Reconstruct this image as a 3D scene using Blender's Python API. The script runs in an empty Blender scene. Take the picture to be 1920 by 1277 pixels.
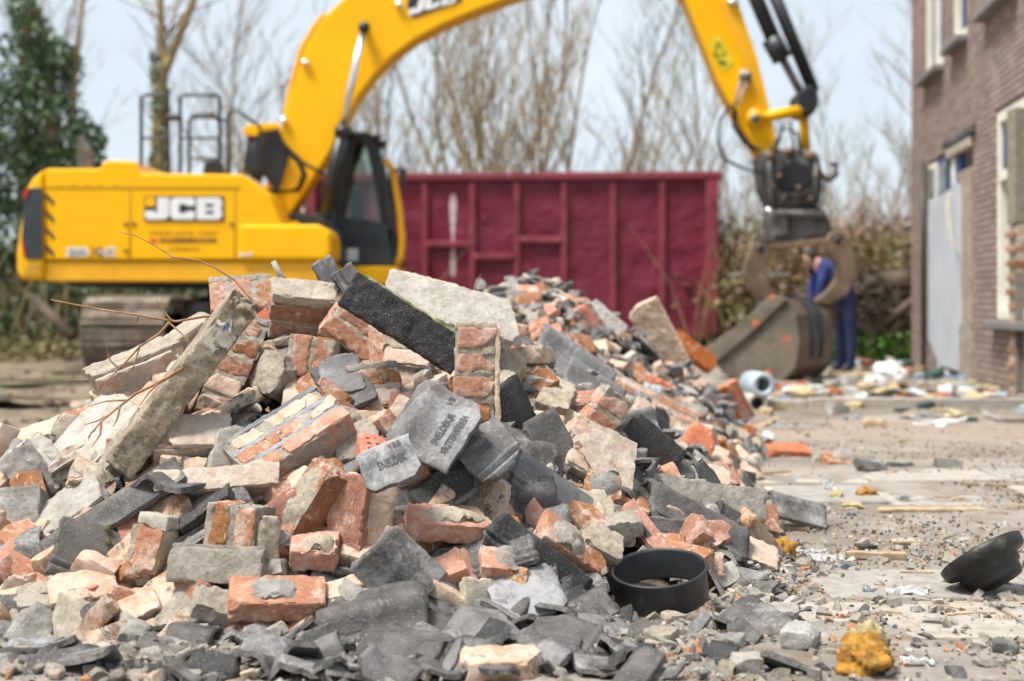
import bpy, bmesh, math, random
import numpy as np
from mathutils import Vector, Matrix

R = math.radians
SC = bpy.context.scene
COL = SC.collection
random.seed(7)

# ------------------------------------------------------------------ camera
FPX, HOR, CAMH = 2667.0, 575.0, 0.78          # focal length in photo pixels, horizon row, eye height
cam = bpy.data.cameras.new('camera'); camo = bpy.data.objects.new('camera', cam); COL.objects.link(camo)
camo.location = (0, 0, CAMH); camo.rotation_euler = (R(90), 0, 0)
cam.sensor_width = 36.0; cam.lens = FPX / 1920 * 36.0
cam.shift_y = -(638.5 - HOR) / 1920
cam.clip_start = 0.05; cam.clip_end = 600
cam.dof.use_dof = True; cam.dof.focus_distance = 3.85
cam.dof.aperture_fstop = 2.3; cam.dof.aperture_blades = 9
SC.camera = camo

# ------------------------------------------------------------------ sky and sun (bright overcast)
SUN_EL, SUN_AZ = R(64), R(236)                 # azimuth from +Y, clockwise
W = bpy.data.worlds.new('World'); SC.world = W; W.use_nodes = True
nt = W.node_tree; nt.nodes.clear()
out = nt.nodes.new('ShaderNodeOutputWorld'); bg = nt.nodes.new('ShaderNodeBackground')
sky = nt.nodes.new('ShaderNodeTexSky'); sky.sky_type = 'NISHITA'; sky.sun_disc = False
sky.sun_elevation = SUN_EL; sky.sun_rotation = SUN_AZ; sky.air_density = 1.0; sky.dust_density = 2.0
tc = nt.nodes.new('ShaderNodeTexCoord'); mp = nt.nodes.new('ShaderNodeMapping')
mp.inputs['Scale'].default_value = (1, 1, 2.6)
no = nt.nodes.new('ShaderNodeTexNoise'); no.inputs['Scale'].default_value = 3.1; no.inputs['Detail'].default_value = 6
no.inputs['Roughness'].default_value = 0.55
rp = nt.nodes.new('ShaderNodeMapRange'); rp.inputs['From Min'].default_value = 0.36; rp.inputs['From Max'].default_value = 0.66
rp.inputs['To Min'].default_value = 0.72; rp.inputs['To Max'].default_value = 0.95
mx = nt.nodes.new('ShaderNodeMix'); mx.data_type = 'RGBA'
mx.inputs['B'].default_value = (5.4, 6.0, 6.5, 1)
nt.links.new(tc.outputs['Generated'], mp.inputs['Vector']); nt.links.new(mp.outputs['Vector'], no.inputs['Vector'])
nt.links.new(no.outputs['Fac'], rp.inputs['Value']); nt.links.new(rp.outputs['Result'], mx.inputs['Factor'])
nt.links.new(sky.outputs['Color'], mx.inputs['A']); nt.links.new(mx.outputs['Result'], bg.inputs['Color'])
bg.inputs['Strength'].default_value = 0.037
nt.links.new(bg.outputs['Background'], out.inputs['Surface'])
sl = bpy.data.lights.new('sun', 'SUN'); sl.energy = 1.5; sl.angle = R(17); sl.color = (1.0, 0.95, 0.88)
so = bpy.data.objects.new('sun', sl); COL.objects.link(so)
sd = Vector((math.sin(SUN_AZ) * math.cos(SUN_EL), math.cos(SUN_AZ) * math.cos(SUN_EL), math.sin(SUN_EL)))
so.rotation_euler = sd.to_track_quat('Z', 'Y').to_euler(); so.location = (0, 0, 20)

SC.view_settings.view_transform = 'Standard'; SC.view_settings.look = 'None'
SC.view_settings.exposure = 2.12; SC.view_settings.gamma = 1.0; SC.view_settings.use_curve_mapping = False
SC.render.engine = 'CYCLES'
SC.cycles.use_denoising = True
SC.cycles.max_bounces = 6; SC.cycles.diffuse_bounces = 2; SC.cycles.transparent_max_bounces = 6
SC.cycles.sample_clamp_indirect = 6

# ------------------------------------------------------------------ noise in numpy
def vnoise(p, seed=0):
    p = np.asarray(p, dtype=np.float64)
    i = np.floor(p).astype(np.int64); f = p - i; u = f * f * (3 - 2 * f)
    def h(dx, dy, dz):
        n = (i[:, 0] + dx) * 374761393 + (i[:, 1] + dy) * 668265263 + (i[:, 2] + dz) * 1440662683 + seed * 974711
        n &= 0xffffffff
        n = ((n ^ (n >> 13)) * 1274126177) & 0xffffffff
        n = n ^ (n >> 16)
        return (n & 0xffff) / 32767.5 - 1.0
    x0 = h(0,0,0)*(1-u[:,0]) + h(1,0,0)*u[:,0]; x1 = h(0,1,0)*(1-u[:,0]) + h(1,1,0)*u[:,0]
    x2 = h(0,0,1)*(1-u[:,0]) + h(1,0,1)*u[:,0]; x3 = h(0,1,1)*(1-u[:,0]) + h(1,1,1)*u[:,0]
    y0 = x0*(1-u[:,1]) + x1*u[:,1]; y1 = x2*(1-u[:,1]) + x3*u[:,1]
    return y0*(1-u[:,2]) + y1*u[:,2]

def fbm(p, octv=3, seed=0):
    s = 0; a = 1.0; t = 0
    p = np.asarray(p, dtype=np.float64)
    for o in range(octv):
        s = s + a * vnoise(p * (2 ** o) + 17.3 * o, seed + o * 7); t += a; a *= 0.55
    return s / t

# ------------------------------------------------------------------ object helpers
def tag(o, label=None, cat=None, group=None, kind=None):
    if label: o['label'] = label
    if cat: o['category'] = cat
    if group: o['group'] = group
    if kind: o['kind'] = kind
    return o

def mesh_np(name, v, quads, smooth=True, tris=False):
    me = bpy.data.meshes.new(name)
    v = np.asarray(v, dtype=np.float32); q = np.asarray(quads, dtype=np.int32)
    k = q.shape[1]
    me.vertices.add(len(v)); me.vertices.foreach_set('co', v.ravel())
    me.loops.add(q.size); me.loops.foreach_set('vertex_index', q.ravel())
    me.polygons.add(len(q)); me.polygons.foreach_set('loop_start', np.arange(0, q.size, k, dtype=np.int32))
    me.polygons.foreach_set('use_smooth', np.full(len(q), smooth, dtype=bool))
    me.update(calc_edges=True)
    return me

def ob(name, me, m=None, parent=None, mat4=None, loc=None):
    o = bpy.data.objects.new(name, me); COL.objects.link(o)
    if m is not None and me is not None and len(me.materials) == 0: me.materials.append(m)
    if parent is not None: o.parent = parent
    if mat4 is not None: o.matrix_local = mat4
    if loc is not None: o.location = loc
    return o

def empty(name, loc=(0, 0, 0), rz=0.0, mat4=None):
    o = bpy.data.objects.new(name, None); COL.objects.link(o); o.empty_display_size = 0.05
    if mat4 is not None: o.matrix_local = mat4
    else: o.location = loc; o.rotation_euler = (0, 0, rz)
    return o

def bm_mesh(name, bm, smooth=False):
    me = bpy.data.meshes.new(name)
    bmesh.ops.recalc_face_normals(bm, faces=bm.faces)
    bm.to_mesh(me); bm.free()
    if smooth:
        for p in me.polygons: p.use_smooth = True
    return me

def add_box(bm, c, s, rot=None, bev=0.0):
    g = bmesh.ops.create_cube(bm, size=1.0)['verts']
    M = Matrix.Diagonal((s[0], s[1], s[2], 1))
    if rot is not None: M = rot.to_4x4() @ M
    M = Matrix.Translation(c) @ M
    bmesh.ops.transform(bm, matrix=M, verts=g)
    if bev > 0:
        es = list({e for v in g for e in v.link_edges})
        bmesh.ops.bevel(bm, geom=es, offset=bev, segments=2, affect='EDGES', profile=0.6)

def box(name, c, s, m, parent=None, bev=0.0, rot=None):
    bm = bmesh.new(); add_box(bm, (0, 0, 0), s, None, bev)
    o = ob(name, bm_mesh(name, bm), m, parent)
    o.location = c
    if rot is not None: o.rotation_euler = rot
    return o

def tube_data(pts, rad, n=6, cap=True):
    pts = [Vector(p) for p in pts]; V = []; F = []
    if not hasattr(rad, '__len__'): rad = [rad] * len(pts)
    ref = None
    for i, p in enumerate(pts):
        t = (pts[min(i + 1, len(pts) - 1)] - pts[max(i - 1, 0)])
        if t.length < 1e-9: t = Vector((0, 0, 1))
        t.normalize()
        if ref is None or abs(ref.dot(t)) > 0.95:
            ref = Vector((0, 0, 1)) if abs(t.z) < 0.9 else Vector((1, 0, 0))
        a = t.cross(ref).normalized(); b = t.cross(a).normalized(); ref = a.cross(t).normalized() if False else ref
        for k in range(n):
            an = 2 * math.pi * k / n
            V.append(p + (a * math.cos(an) + b * math.sin(an)) * rad[i])
    for i in range(len(pts) - 1):
        for k in range(n):
            F.append((i*n + k, i*n + (k+1) % n, (i+1)*n + (k+1) % n, (i+1)*n + k))
    return V, F

def tubes_mesh(name, lst, n=6):
    """lst of (pts, radii) -> one mesh (for one part that branches)"""
    V = []; F = []
    for pts, rad in lst:
        v, f = tube_data(pts, rad, n); b = len(V)
        V += v; F += [tuple(i + b for i in q) for q in f]
        if len(pts) > 1:
            F_end = None
    return mesh_np(name, [tuple(v) for v in V], F)

def tube(name, pts, rad, m, parent=None, n=8):
    v, f = tube_data(pts, rad, n)
    bm = bmesh.new(); bv = [bm.verts.new(x) for x in v]
    for q in f: bm.faces.new([bv[i] for i in q])
    bm.faces.new(bv[:n]); bm.faces.new(bv[-n:])
    me = bm_mesh(name, bm, True)
    return ob(name, me, m, parent)

def prism(name, pts, y0, y1, m, parent=None, bev=0.0, seg=2, smooth=False):
    """polygon in XZ extruded along Y"""
    bm = bmesh.new()
    a = [bm.verts.new((x, y0, z)) for x, z in pts]; b = [bm.verts.new((x, y1, z)) for x, z in pts]
    bm.faces.new(a); bm.faces.new(b[::-1])
    for i in range(len(pts)):
        j = (i + 1) % len(pts); bm.faces.new((a[i], b[i], b[j], a[j]))
    bmesh.ops.recalc_face_normals(bm, faces=bm.faces)
    if bev > 0:
        bmesh.ops.bevel(bm, geom=[e for e in bm.edges if e.calc_face_angle(0) > 0.35], offset=bev, segments=seg, affect='EDGES', profile=0.5, clamp_overlap=True)
    return ob(name, bm_mesh(name, bm, smooth), m, parent)

def lathe(name, prof, m, parent=None, n=32, smooth=True):
    bm = bmesh.new(); rings = []
    for r, z in prof:
        rings.append([bm.verts.new((r*math.cos(2*math.pi*k/n), r*math.sin(2*math.pi*k/n), z)) for k in range(n)])
    for i in range(len(rings) - 1):
        for k in range(n):
            bm.faces.new((rings[i][k], rings[i][(k+1) % n], rings[i+1][(k+1) % n], rings[i+1][k]))
    bm.normal_update()
    me = bm_mesh(name, bm, smooth)
    return ob(name, me, m, parent)

def text_mesh(name, s, size, extrude=0.0, offset=0.0, xs=1.0, align='CENTER'):
    cu = bpy.data.curves.new(name, 'FONT'); cu.body = s; cu.size = size; cu.extrude = extrude; cu.offset = offset
    cu.align_x = align; cu.align_y = 'CENTER'; cu.resolution_u = 3
    o = bpy.data.objects.new(name, cu); COL.objects.link(o)
    bpy.context.view_layer.update()
    me = bpy.data.meshes.new_from_object(o.evaluated_get(bpy.context.evaluated_depsgraph_get()))
    bpy.data.objects.remove(o); me.name = name
    for v in me.vertices: v.co.x *= xs
    return me

def copy_tree(o, parent=None):
    c = o.copy(); COL.objects.link(c); c.parent = parent
    for ch in list(o.children): copy_tree(ch, c)
    return c

def PX(px, py, Y):
    """photo pixel at depth Y -> (X, Z)"""
    return ((px - 960) / FPX * Y, CAMH - (py - HOR) / FPX * Y)
def P3(px, py, Y):
    x, z = PX(px, py, Y); return Vector((x, Y, z))

# ------------------------------------------------------------------ materials
class NT:
    def __init__(s, name):
        s.m = bpy.data.materials.new(name); s.m.use_nodes = True
        s.t = s.m.node_tree; s.b = s.t.nodes['Principled BSDF']
        s.oc = None
    def n(s, typ, **kw):
        d = s.t.nodes.new(typ)
        for k, v in kw.items():
            if k.startswith('_'): setattr(d, k[1:], v)
            else:
                s.set(d.inputs[k.replace('__', ' ')], v)
        return d
    def set(s, sock, v):
        if hasattr(v, 'is_output') or isinstance(v, bpy.types.NodeSocket): s.t.links.new(v, sock)
        else:
            if isinstance(v, (tuple, list)) and len(v) == 3 and sock.type == 'RGBA': v = (*v, 1)
            sock.default_value = v
    def obj(s, rnd=True):
        if s.oc is None:
            tc = s.n('ShaderNodeTexCoord'); s.oi = s.n('ShaderNodeObjectInfo')
            if rnd:
                mu = s.n('ShaderNodeVectorMath', _operation='MULTIPLY_ADD')
                cx = s.n('ShaderNodeCombineXYZ', X=s.oi.outputs['Random'], Y=s.oi.outputs['Random'], Z=s.oi.outputs['Random'])
                s.t.links.new(cx.outputs[0], mu.inputs[0]); mu.inputs[1].default_value = (37.1, 91.7, 53.3)
                s.t.links.new(tc.outputs['Object'], mu.inputs[2]); s.oc = mu.outputs[0]
            else: s.oc = tc.outputs['Object']
            s.rnd = s.oi.outputs['Random']
        return s.oc
    def noise(s, scale, detail=4, rough=0.55, vec=None, dist=0.0):
        return s.n('ShaderNodeTexNoise', Vector=vec if vec is not None else s.obj(), Scale=scale, Detail=detail, Roughness=rough, Distortion=dist).outputs['Fac']
    def ramp(s, f, a, b, lo=0.0, hi=1.0):
        d = s.n('ShaderNodeMapRange', Value=f); d.interpolation_type = 'SMOOTHSTEP'
        for k, v in (('From Min', a), ('From Max', b), ('To Min', lo), ('To Max', hi)): d.inputs[k].default_value = v
        return d.outputs['Result']
    def mix(s, f, a, b, mode='MIX'):
        d = s.n('ShaderNodeMix', _data_type='RGBA', _blend_type=mode)
        s.set(d.inputs['Factor'], f); s.set(d.inputs['A'], a); s.set(d.inputs['B'], b)
        return d.outputs['Result']
    def math(s, op, a, b=0.0, c=0.0):
        d = s.n('ShaderNodeMath', _operation=op)
        s.set(d.inputs[0], a); s.set(d.inputs[1], b); s.set(d.inputs[2], c)
        return d.outputs[0]
    def bump(s, h, dist=0.002, strength=1.0, nrm=None):
        d = s.n('ShaderNodeBump', Height=h, Distance=dist, Strength=strength)
        if nrm is not None: s.set(d.inputs['Normal'], nrm)
        return d.outputs['Normal']
    def out(s, col=None, rough=None, nrm=None, metal=None, spec=None):
        if col is not None: s.set(s.b.inputs['Base Color'], col)
        if rough is not None: s.set(s.b.inputs['Roughness'], rough)
        if nrm is not None: s.set(s.b.inputs['Normal'], nrm)
        if metal is not None: s.set(s.b.inputs['Metallic'], metal)
        if spec is not None: s.set(s.b.inputs['Specular IOR Level'], spec)
        return s.m

def m_plain(name, col, rough=0.6, metal=0.0, var=0.12, scale=8.0, bump=0.0, dirt=None, dirt_amt=(0.55, 0.75)):
    k = NT(name); n1 = k.noise(scale, 5)
    dark = tuple(c * (1 - var * 2) for c in col); lite = tuple(min(1, c * (1 + var)) for c in col)
    c = k.mix(k.ramp(n1, 0.3, 0.7), dark, lite)
    if dirt: c = k.mix(k.ramp(k.noise(scale * 1.7, 6, 0.65), *dirt_amt), c, dirt)
    nr = k.bump(k.noise(scale * 14, 3), 0.01 * bump) if bump else None
    return k.out(c, k.ramp(k.noise(scale * 2.3), 0.3, 0.7, rough * 0.85, min(1, rough * 1.15)), nr, metal)

def m_brick(name, ca, cb, dust=0.45, mort=0.5, dustc=(0.62, 0.485, 0.40), mortc=(0.50, 0.44, 0.35)):
    """fired clay with pale lime scuffs, dark pits and stuck-on mortar"""
    k = NT(name); k.obj()
    c = k.mix(k.ramp(k.noise(26, 6, 0.6), 0.3, 0.72), ca, cb)
    hv = k.n('ShaderNodeHueSaturation', Hue=k.math('MULTIPLY_ADD', k.rnd, 0.016, 0.492), Saturation=k.math('MULTIPLY_ADD', k.rnd, 0.30, 0.82), Value=k.math('MULTIPLY_ADD', k.rnd, -0.42, 1.12), Color=c)
    c = hv.outputs[0]
    c = k.mix(k.ramp(k.noise(95, 4, 0.7), 0.56, 0.70, 0, 0.5), c, (0.20, 0.085, 0.05))
    d = k.math('ADD', k.noise(10, 6, 0.62), k.math('MULTIPLY_ADD', k.noise(58, 7, 0.78), 0.75, -0.375))
    c = k.mix(k.ramp(d, 0.60 - 0.28 * dust, 0.80 - 0.22 * dust, 0, 0.85), c, dustc)
    st = k.n('ShaderNodeVectorMath', _operation='MULTIPLY'); k.t.links.new(k.oc, st.inputs[0]); st.inputs[1].default_value = (30, 120, 120)
    c = k.mix(k.ramp(k.noise(1.0, 4, 0.6, st.outputs[0]), 0.60, 0.68, 0, 0.5), c, (0.72, 0.62, 0.53))
    mm = k.ramp(k.math('ADD', k.noise(15, 8, 0.68, dist=0.7), k.math('MULTIPLY', k.rnd, 0.10)), 0.76 - 0.20 * mort, 0.80 - 0.20 * mort)
    mc = k.mix(k.noise(45, 6, 0.7), tuple(x * 0.55 for x in mortc), tuple(min(1, x * 1.45) for x in mortc))
    c = k.mix(mm, c, mc)
    h = k.math('ADD', k.math('MULTIPLY', k.noise(75, 7, 0.75), 0.9), k.math('MULTIPLY', mm, k.math('MULTIPLY_ADD', k.noise(55, 5, 0.7), 1.0, 0.5)))
    return k.out(c, 0.93, k.bump(h, 0.0075, 1.0), spec=0.2)

def m_mortar(name, ca, cb, grain=0.5, stain=None, crack=True, big=None):
    k = NT(name); k.obj()
    c = k.mix(k.ramp(k.math('ADD', k.noise(14, 7, 0.66), k.math('MULTIPLY_ADD', k.noise(50, 6, 0.75), 0.5, -0.25)), 0.30, 0.70), ca, cb)
    c = k.mix(k.ramp(k.noise(110, 4, 0.7), 0.57, 0.68, 0, min(1, grain * 1.3)), c, tuple(x * 0.38 for x in ca))
    c = k.mix(k.ramp(k.noise(85, 4, 0.7), 0.60, 0.68, 0, grain), c, tuple(min(.85, x * 1.35) for x in cb))
    hv = k.n('ShaderNodeHueSaturation', Hue=0.5, Saturation=k.math('MULTIPLY_ADD', k.rnd, 0.5, 0.75), Value=k.math('MULTIPLY_ADD', k.rnd, 0.32, 0.82), Color=c); c = hv.outputs[0]
    if stain:
        c = k.mix(k.ramp(k.noise(8, 7, 0.66, dist=0.6), 0.56, 0.64, 0, 0.8), c, stain)
    h = k.math('ADD', k.math('MULTIPLY', k.noise(80, 7, 0.8), 1.0), k.math('MULTIPLY', k.noise(26, 4), 1.2))
    return k.out(c, 0.95, k.bump(h, 0.010 * (0.45 + grain), 1.0), spec=0.15)

def m_tile(name, ca, cb, pale=(0.40, 0.41, 0.44), amt=0.4, rough=0.62, moss=0.0):
    """concrete roof tile: dark coating, worn pale bloom, white grains"""
    k = NT(name); k.obj()
    c = k.mix(k.ramp(k.noise(16, 7, 0.66), 0.3, 0.7), ca, cb)
    w = k.math('ADD', k.math('ADD', k.noise(9, 7, 0.68, dist=0.5), k.math('MULTIPLY_ADD', k.noise(70, 6, 0.75), 0.5, -0.25)), k.math('MULTIPLY_ADD', k.rnd, 0.24, -0.12))
    c = k.mix(k.ramp(w, 0.64 - 0.32 * amt, 0.86 - 0.26 * amt, 0, 0.85), c, pale)
    c = k.mix(k.ramp(k.noise(210, 3, 0.6), 0.60, 0.70, 0, 0.5), c, (0.46, 0.45, 0.43))
    c = k.mix(k.ramp(k.noise(30, 6, 0.7), 0.60, 0.72, 0, 0.65), c, (0.15, 0.115, 0.085))
    if moss:
        c = k.mix(k.ramp(k.noise(22, 6, 0.68), 0.70 - 0.2 * moss, 0.74 - 0.2 * moss), c, (0.13, 0.13, 0.035))
    h = k.math('ADD', k.math('MULTIPLY', k.noise(110, 6, 0.75), 0.8), k.math('MULTIPLY', k.noise(30, 3), .15))
    return k.out(c, k.ramp(k.noise(20, 6), 0.3, 0.7, rough - 0.14, rough + 0.2), k.bump(h, 0.0050, 0.9), spec=0.45)

MT = {}
MT['brick'] = m_brick('brick_orange', (0.40, 0.17, 0.09), (0.54, 0.27, 0.16), 0.50, 0.36)
MT['brick_brown'] = m_brick('brick_brown', (0.30, 0.13, 0.075), (0.42, 0.20, 0.12), 0.36, 0.34)
MT['brick_pale'] = m_brick('brick_dusty', (0.47, 0.245, 0.135), (0.57, 0.355, 0.225), 0.95, 0.5, (0.62, 0.50, 0.41))
MT['brick_red'] = m_brick('brick_red', (0.50, 0.125, 0.05), (0.60, 0.21, 0.10), 0.28, 0.25)
MT['brick_fresh'] = m_brick('brick_broken', (0.46, 0.185, 0.085), (0.58, 0.29, 0.155), 0.2, 0.1)
MT['mortar'] = m_mortar('mortar', (0.33, 0.285, 0.225), (0.54, 0.48, 0.40))
MT['mortar_grey'] = m_mortar('mortar_grey', (0.29, 0.275, 0.25), (0.50, 0.475, 0.43))
MT['mortar_blue'] = m_mortar('pointing_grey', (0.21, 0.23, 0.25), (0.36, 0.38, 0.39), 0.3)
MT['plaster'] = m_mortar('plaster_white', (0.44, 0.40, 0.345), (0.61, 0.575, 0.52), 0.3)
MT['plaster_pink'] = m_mortar('plaster_pink', (0.50, 0.38, 0.29), (0.70, 0.58, 0.48), 0.28, (0.46, 0.26, 0.17))
MT['plaster_cream'] = m_mortar('plaster_cream', (0.41, 0.365, 0.295), (0.62, 0.57, 0.49), 0.35)
MT['concrete'] = m_mortar('concrete', (0.36, 0.35, 0.33), (0.55, 0.53, 0.49), 0.4)
MT['concrete_blue'] = m_mortar('concrete_stained', (0.28, 0.22, 0.155), (0.52, 0.45, 0.355), 0.8)
MT['tile'] = m_tile('roof_tile', (0.048, 0.045, 0.043), (0.135, 0.125, 0.118), (0.33, 0.315, 0.30), 0.45)
MT['tile_pale'] = m_tile('roof_tile_worn', (0.10, 0.095, 0.094), (0.20, 0.192, 0.19), (0.36, 0.36, 0.365), 0.5, 0.55)
MT['tile_edge'] = m_mortar('broken_tile_edge', (0.11, 0.105, 0.10), (0.30, 0.285, 0.27), 0.7)
MT['tile_dark'] = m_tile('roof_tile_underside', (0.018, 0.018, 0.019), (0.05, 0.048, 0.047), (0.14, 0.14, 0.145), 0.2, 0.5)
MT['tile_moss'] = m_tile('roof_tile_mossy', (0.085, 0.078, 0.068), (0.15, 0.14, 0.125), (0.25, 0.235, 0.21), 0.3, 0.8, 0.55)
MT['bitumen'] = m_tile('bitumen_black', (0.010, 0.010, 0.011), (0.032, 0.030, 0.030), (0.16, 0.14, 0.11), 0.06, 0.62, 0.05)
MT['moss'] = m_plain('moss', (0.13, 0.13, 0.03), 0.95, 0, 0.25, 60, 0.4)
MT['foam'] = m_plain('insulation_foam', (0.72, 0.34, 0.045), 0.95, 0, 0.3, 40, 0.9, (0.74, 0.52, 0.20), (0.52, 0.66))
MT['foam_pale'] = m_plain('insulation_foam_pale', (0.74, 0.62, 0.34), 0.95, 0, 0.15, 30, 0.9, (0.56, 0.40, 0.16), (0.56, 0.7))
MT['wood'] = m_plain('splintered_wood', (0.44, 0.32, 0.20), 0.85, 0, 0.2, 14, 0.15, (0.20, 0.14, 0.09))
MT['wood_grey'] = m_plain('weathered_wood', (0.42, 0.40, 0.34), 0.85, 0, 0.16, 9, 0.12)
MT['paper'] = m_plain('white_scrap', (0.78, 0.78, 0.77), 0.7, 0, 0.06, 9, 0.02, (0.5, 0.47, 0.42))
MT['blue'] = m_plain('blue_scrap', (0.16, 0.24, 0.36), 0.6, 0, 0.15, 9, 0.0)
MT['paleblue'] = m_plain('pale_blue_plastic', (0.45, 0.54, 0.60), 0.5, 0, 0.1, 9, 0.0)
MT['rubber'] = m_plain('black_rubber', (0.012, 0.0125, 0.013), 0.5, 0, 0.2, 9, 0.1, (0.13, 0.115, 0.095), (0.54, 0.82))
MT['plastic_black'] = m_plain('black_plastic', (0.022, 0.026, 0.030), 0.45, 0, 0.12, 9, 0.06, (0.15, 0.135, 0.115), (0.56, 0.85))
MT['green'] = m_plain('dark_green_plastic', (0.02, 0.06, 0.05), 0.5)
MT['twig'] = m_plain('twig_bark', (0.33, 0.17, 0.08), 0.8, 0, 0.2, 30, 0.05)
# ------------------------------------------------------------------ ground
def ground_f(x, y):
    x = np.asarray(x, float); y = np.asarray(y, float)
    p = np.stack([x.ravel(), y.ravel(), np.zeros(x.size)], 1)
    z = 0.012 * fbm(p * 1.6, 3, 3) + 0.007 * fbm(p * 9.0, 3, 5)
    z = z.reshape(x.shape)
    far = np.clip((y - 20.5) / 4.0, 0, 1); z = z + 0.27 * far * far * (3 - 2 * far)
    rut = np.exp(-((y - 11.5 - 0.2 * np.sin(x * 2)) / 0.5) ** 2) * np.clip((-2.2 - x) / 1.0, 0, 1)   # muddy ruts at the far left
    z = z - 0.05 * rut + 0.05 * np.clip((-2.0 - x) / 1.5, 0, 1) * vnoise(np.stack([x.ravel() * 2.2, y.ravel() * 2.2, 0 * x.ravel()], 1), 9).reshape(x.shape) * np.clip((y - 5) / 2, 0, 1)
    return z

ground_z = ground_f
def gz(x, y): return float(ground_z(np.array([x]), np.array([y]))[0])

def grid_mesh(name, xs, ys, zf):
    X, Y = np.meshgrid(xs, ys); Z = zf(X, Y); nx, ny = len(xs), len(ys)
    v = np.stack([X.ravel(), Y.ravel(), Z.ravel()], 1)
    i = np.arange((ny - 1) * nx).reshape(ny - 1, nx)[:, :-1].ravel()
    return mesh_np(name, v, np.stack([i, i + 1, i + nx + 1, i + nx], 1))

def m_ground():
    k = NT('sandy_ground'); tcn = k.n('ShaderNodeTexCoord'); k.oc = tcn.outputs['Object']
    sx = k.n('ShaderNodeSeparateXYZ', Vector=k.oc)
    sand = k.mix(k.ramp(k.noise(1.3, 6, 0.6), 0.32, 0.7), (0.20, 0.17, 0.138), (0.37, 0.335, 0.295))
    sand = k.mix(k.ramp(k.noise(5.5, 6, 0.65), 0.52, 0.66, 0, 0.85), sand, (0.21, 0.145, 0.095))
    sand = k.mix(k.ramp(k.noise(34, 4, 0.7), 0.57, 0.70, 0, 0.6), sand, (0.54, 0.50, 0.45))
    sand = k.mix(k.ramp(k.noise(75, 3, 0.7), 0.58, 0.68, 0, 0.65), sand, (0.17, 0.13, 0.10))
    damp = k.ramp(k.noise(0.85, 6, 0.62, dist=0.8), 0.52, 0.62, 0, 0.65); sand = k.mix(damp, sand, (0.135, 0.11, 0.085))
    soil = k.mix(k.ramp(k.noise(3.2, 6, 0.65), 0.3, 0.7), (0.10, 0.075, 0.05), (0.27, 0.21, 0.15))
    soil = k.mix(k.ramp(k.noise(1.1, 5), 0.52, 0.66, 0, 0.7), soil, (0.09, 0.115, 0.035))
    # bare soil to the far left and beyond the yard
    a = k.math('ADD', k.math('MULTIPLY', sx.outputs['X'], -0.8), k.math('MULTIPLY_ADD', k.noise(0.9, 4), 2.2, -3.0))
    f = k.ramp(k.math('MAXIMUM', a, k.math('MULTIPLY_ADD', sx.outputs['Y'], 0.6, -10.6)), 0.0, 0.7)
    pink = k.mix(k.ramp(k.math('ADD', k.math('ABSOLUTE', k.math('SUBTRACT', sx.outputs['Y'], 8.9)), k.noise(1.5, 4)), 0.8, 1.7, 0.85, 0), sand, (0.34, 0.275, 0.225))
    c = k.mix(f, pink, soil)
    h = k.math('ADD', k.math('MULTIPLY', k.noise(60, 5, 0.75), 0.6), k.math('MULTIPLY', k.noise(210, 3, 0.7), 0.35))
    return k.out(c, k.ramp(k.noise(2.4, 5), 0.35, 0.62, 0.55, 0.95), k.bump(h, 0.012, 0.9), spec=0.3)
MT['ground'] = m_ground()
xs = np.concatenate([np.linspace(-140, -9, 22)[:-1], np.linspace(-9, -3, 36)[:-1], np.linspace(-3, 4.5, 210)[:-1], np.linspace(4.5, 9, 26)[:-1], np.linspace(9, 140, 22)])
ys = np.concatenate([np.linspace(-12, 1.5, 14)[:-1], np.linspace(1.5, 8, 190)[:-1], np.linspace(8, 26, 130)[:-1], np.linspace(26, 320, 40)])
ground = ob('ground', grid_mesh('ground', xs, ys, ground_z), MT['ground']); tag(ground, 'sandy, debris-strewn ground of the demolition yard', None, None, 'structure')

# half-buried paving slabs on the right and the kerb row further back
MT['paving'] = m_mortar('paving_concrete', (0.36, 0.325, 0.285), (0.50, 0.46, 0.41), 0.35)
rp_ = random.Random(11)
def slab_child(x, y, sx, sy, t, rz, tilt=(0, 0), name='paving_slab', m='paving', dz=0.0):
    bm = bmesh.new(); add_box(bm, (0, 0, 0), (sx, sy, t), None, 0.006)
    o = ob(name, bm_mesh(name, bm), MT[m], ground)
    o.location = (x, y, gz(x, y) + dz - t / 2); o.rotation_euler = (R(tilt[0]), R(tilt[1]), R(rz))
for (y0, n, sx, sy, x0, rz) in ((3.55, 5, .6, .4, 0.95, 2), (4.0, 6, .6, .4, 1.15, 2), (4.9, 6, .6, .4, .85, 1), (5.9, 7, .6, .5, 1.2, -1), (6.6, 7, .6, .5, 1.3, 0)):
    for i in range(n):
        slab_child(x0 + i * (sx + .012), y0 + rp_.uniform(-.012, .012), sx, sy, .05, rz + rp_.uniform(-1.2, 1.2), (rp_.uniform(-.7, .5), rp_.uniform(-.7, .7)), dz=rp_.uniform(-.006, .009))
for i in range(7):
    slab_child(1.75 + i * 1.01, 10.9 + rp_.uniform(-.03, .03), 1.0, .14, .2, rp_.uniform(-1.5, 1.5), (0, rp_.uniform(-.5, .5)), 'kerb_stone', 'paving', .075)

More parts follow.
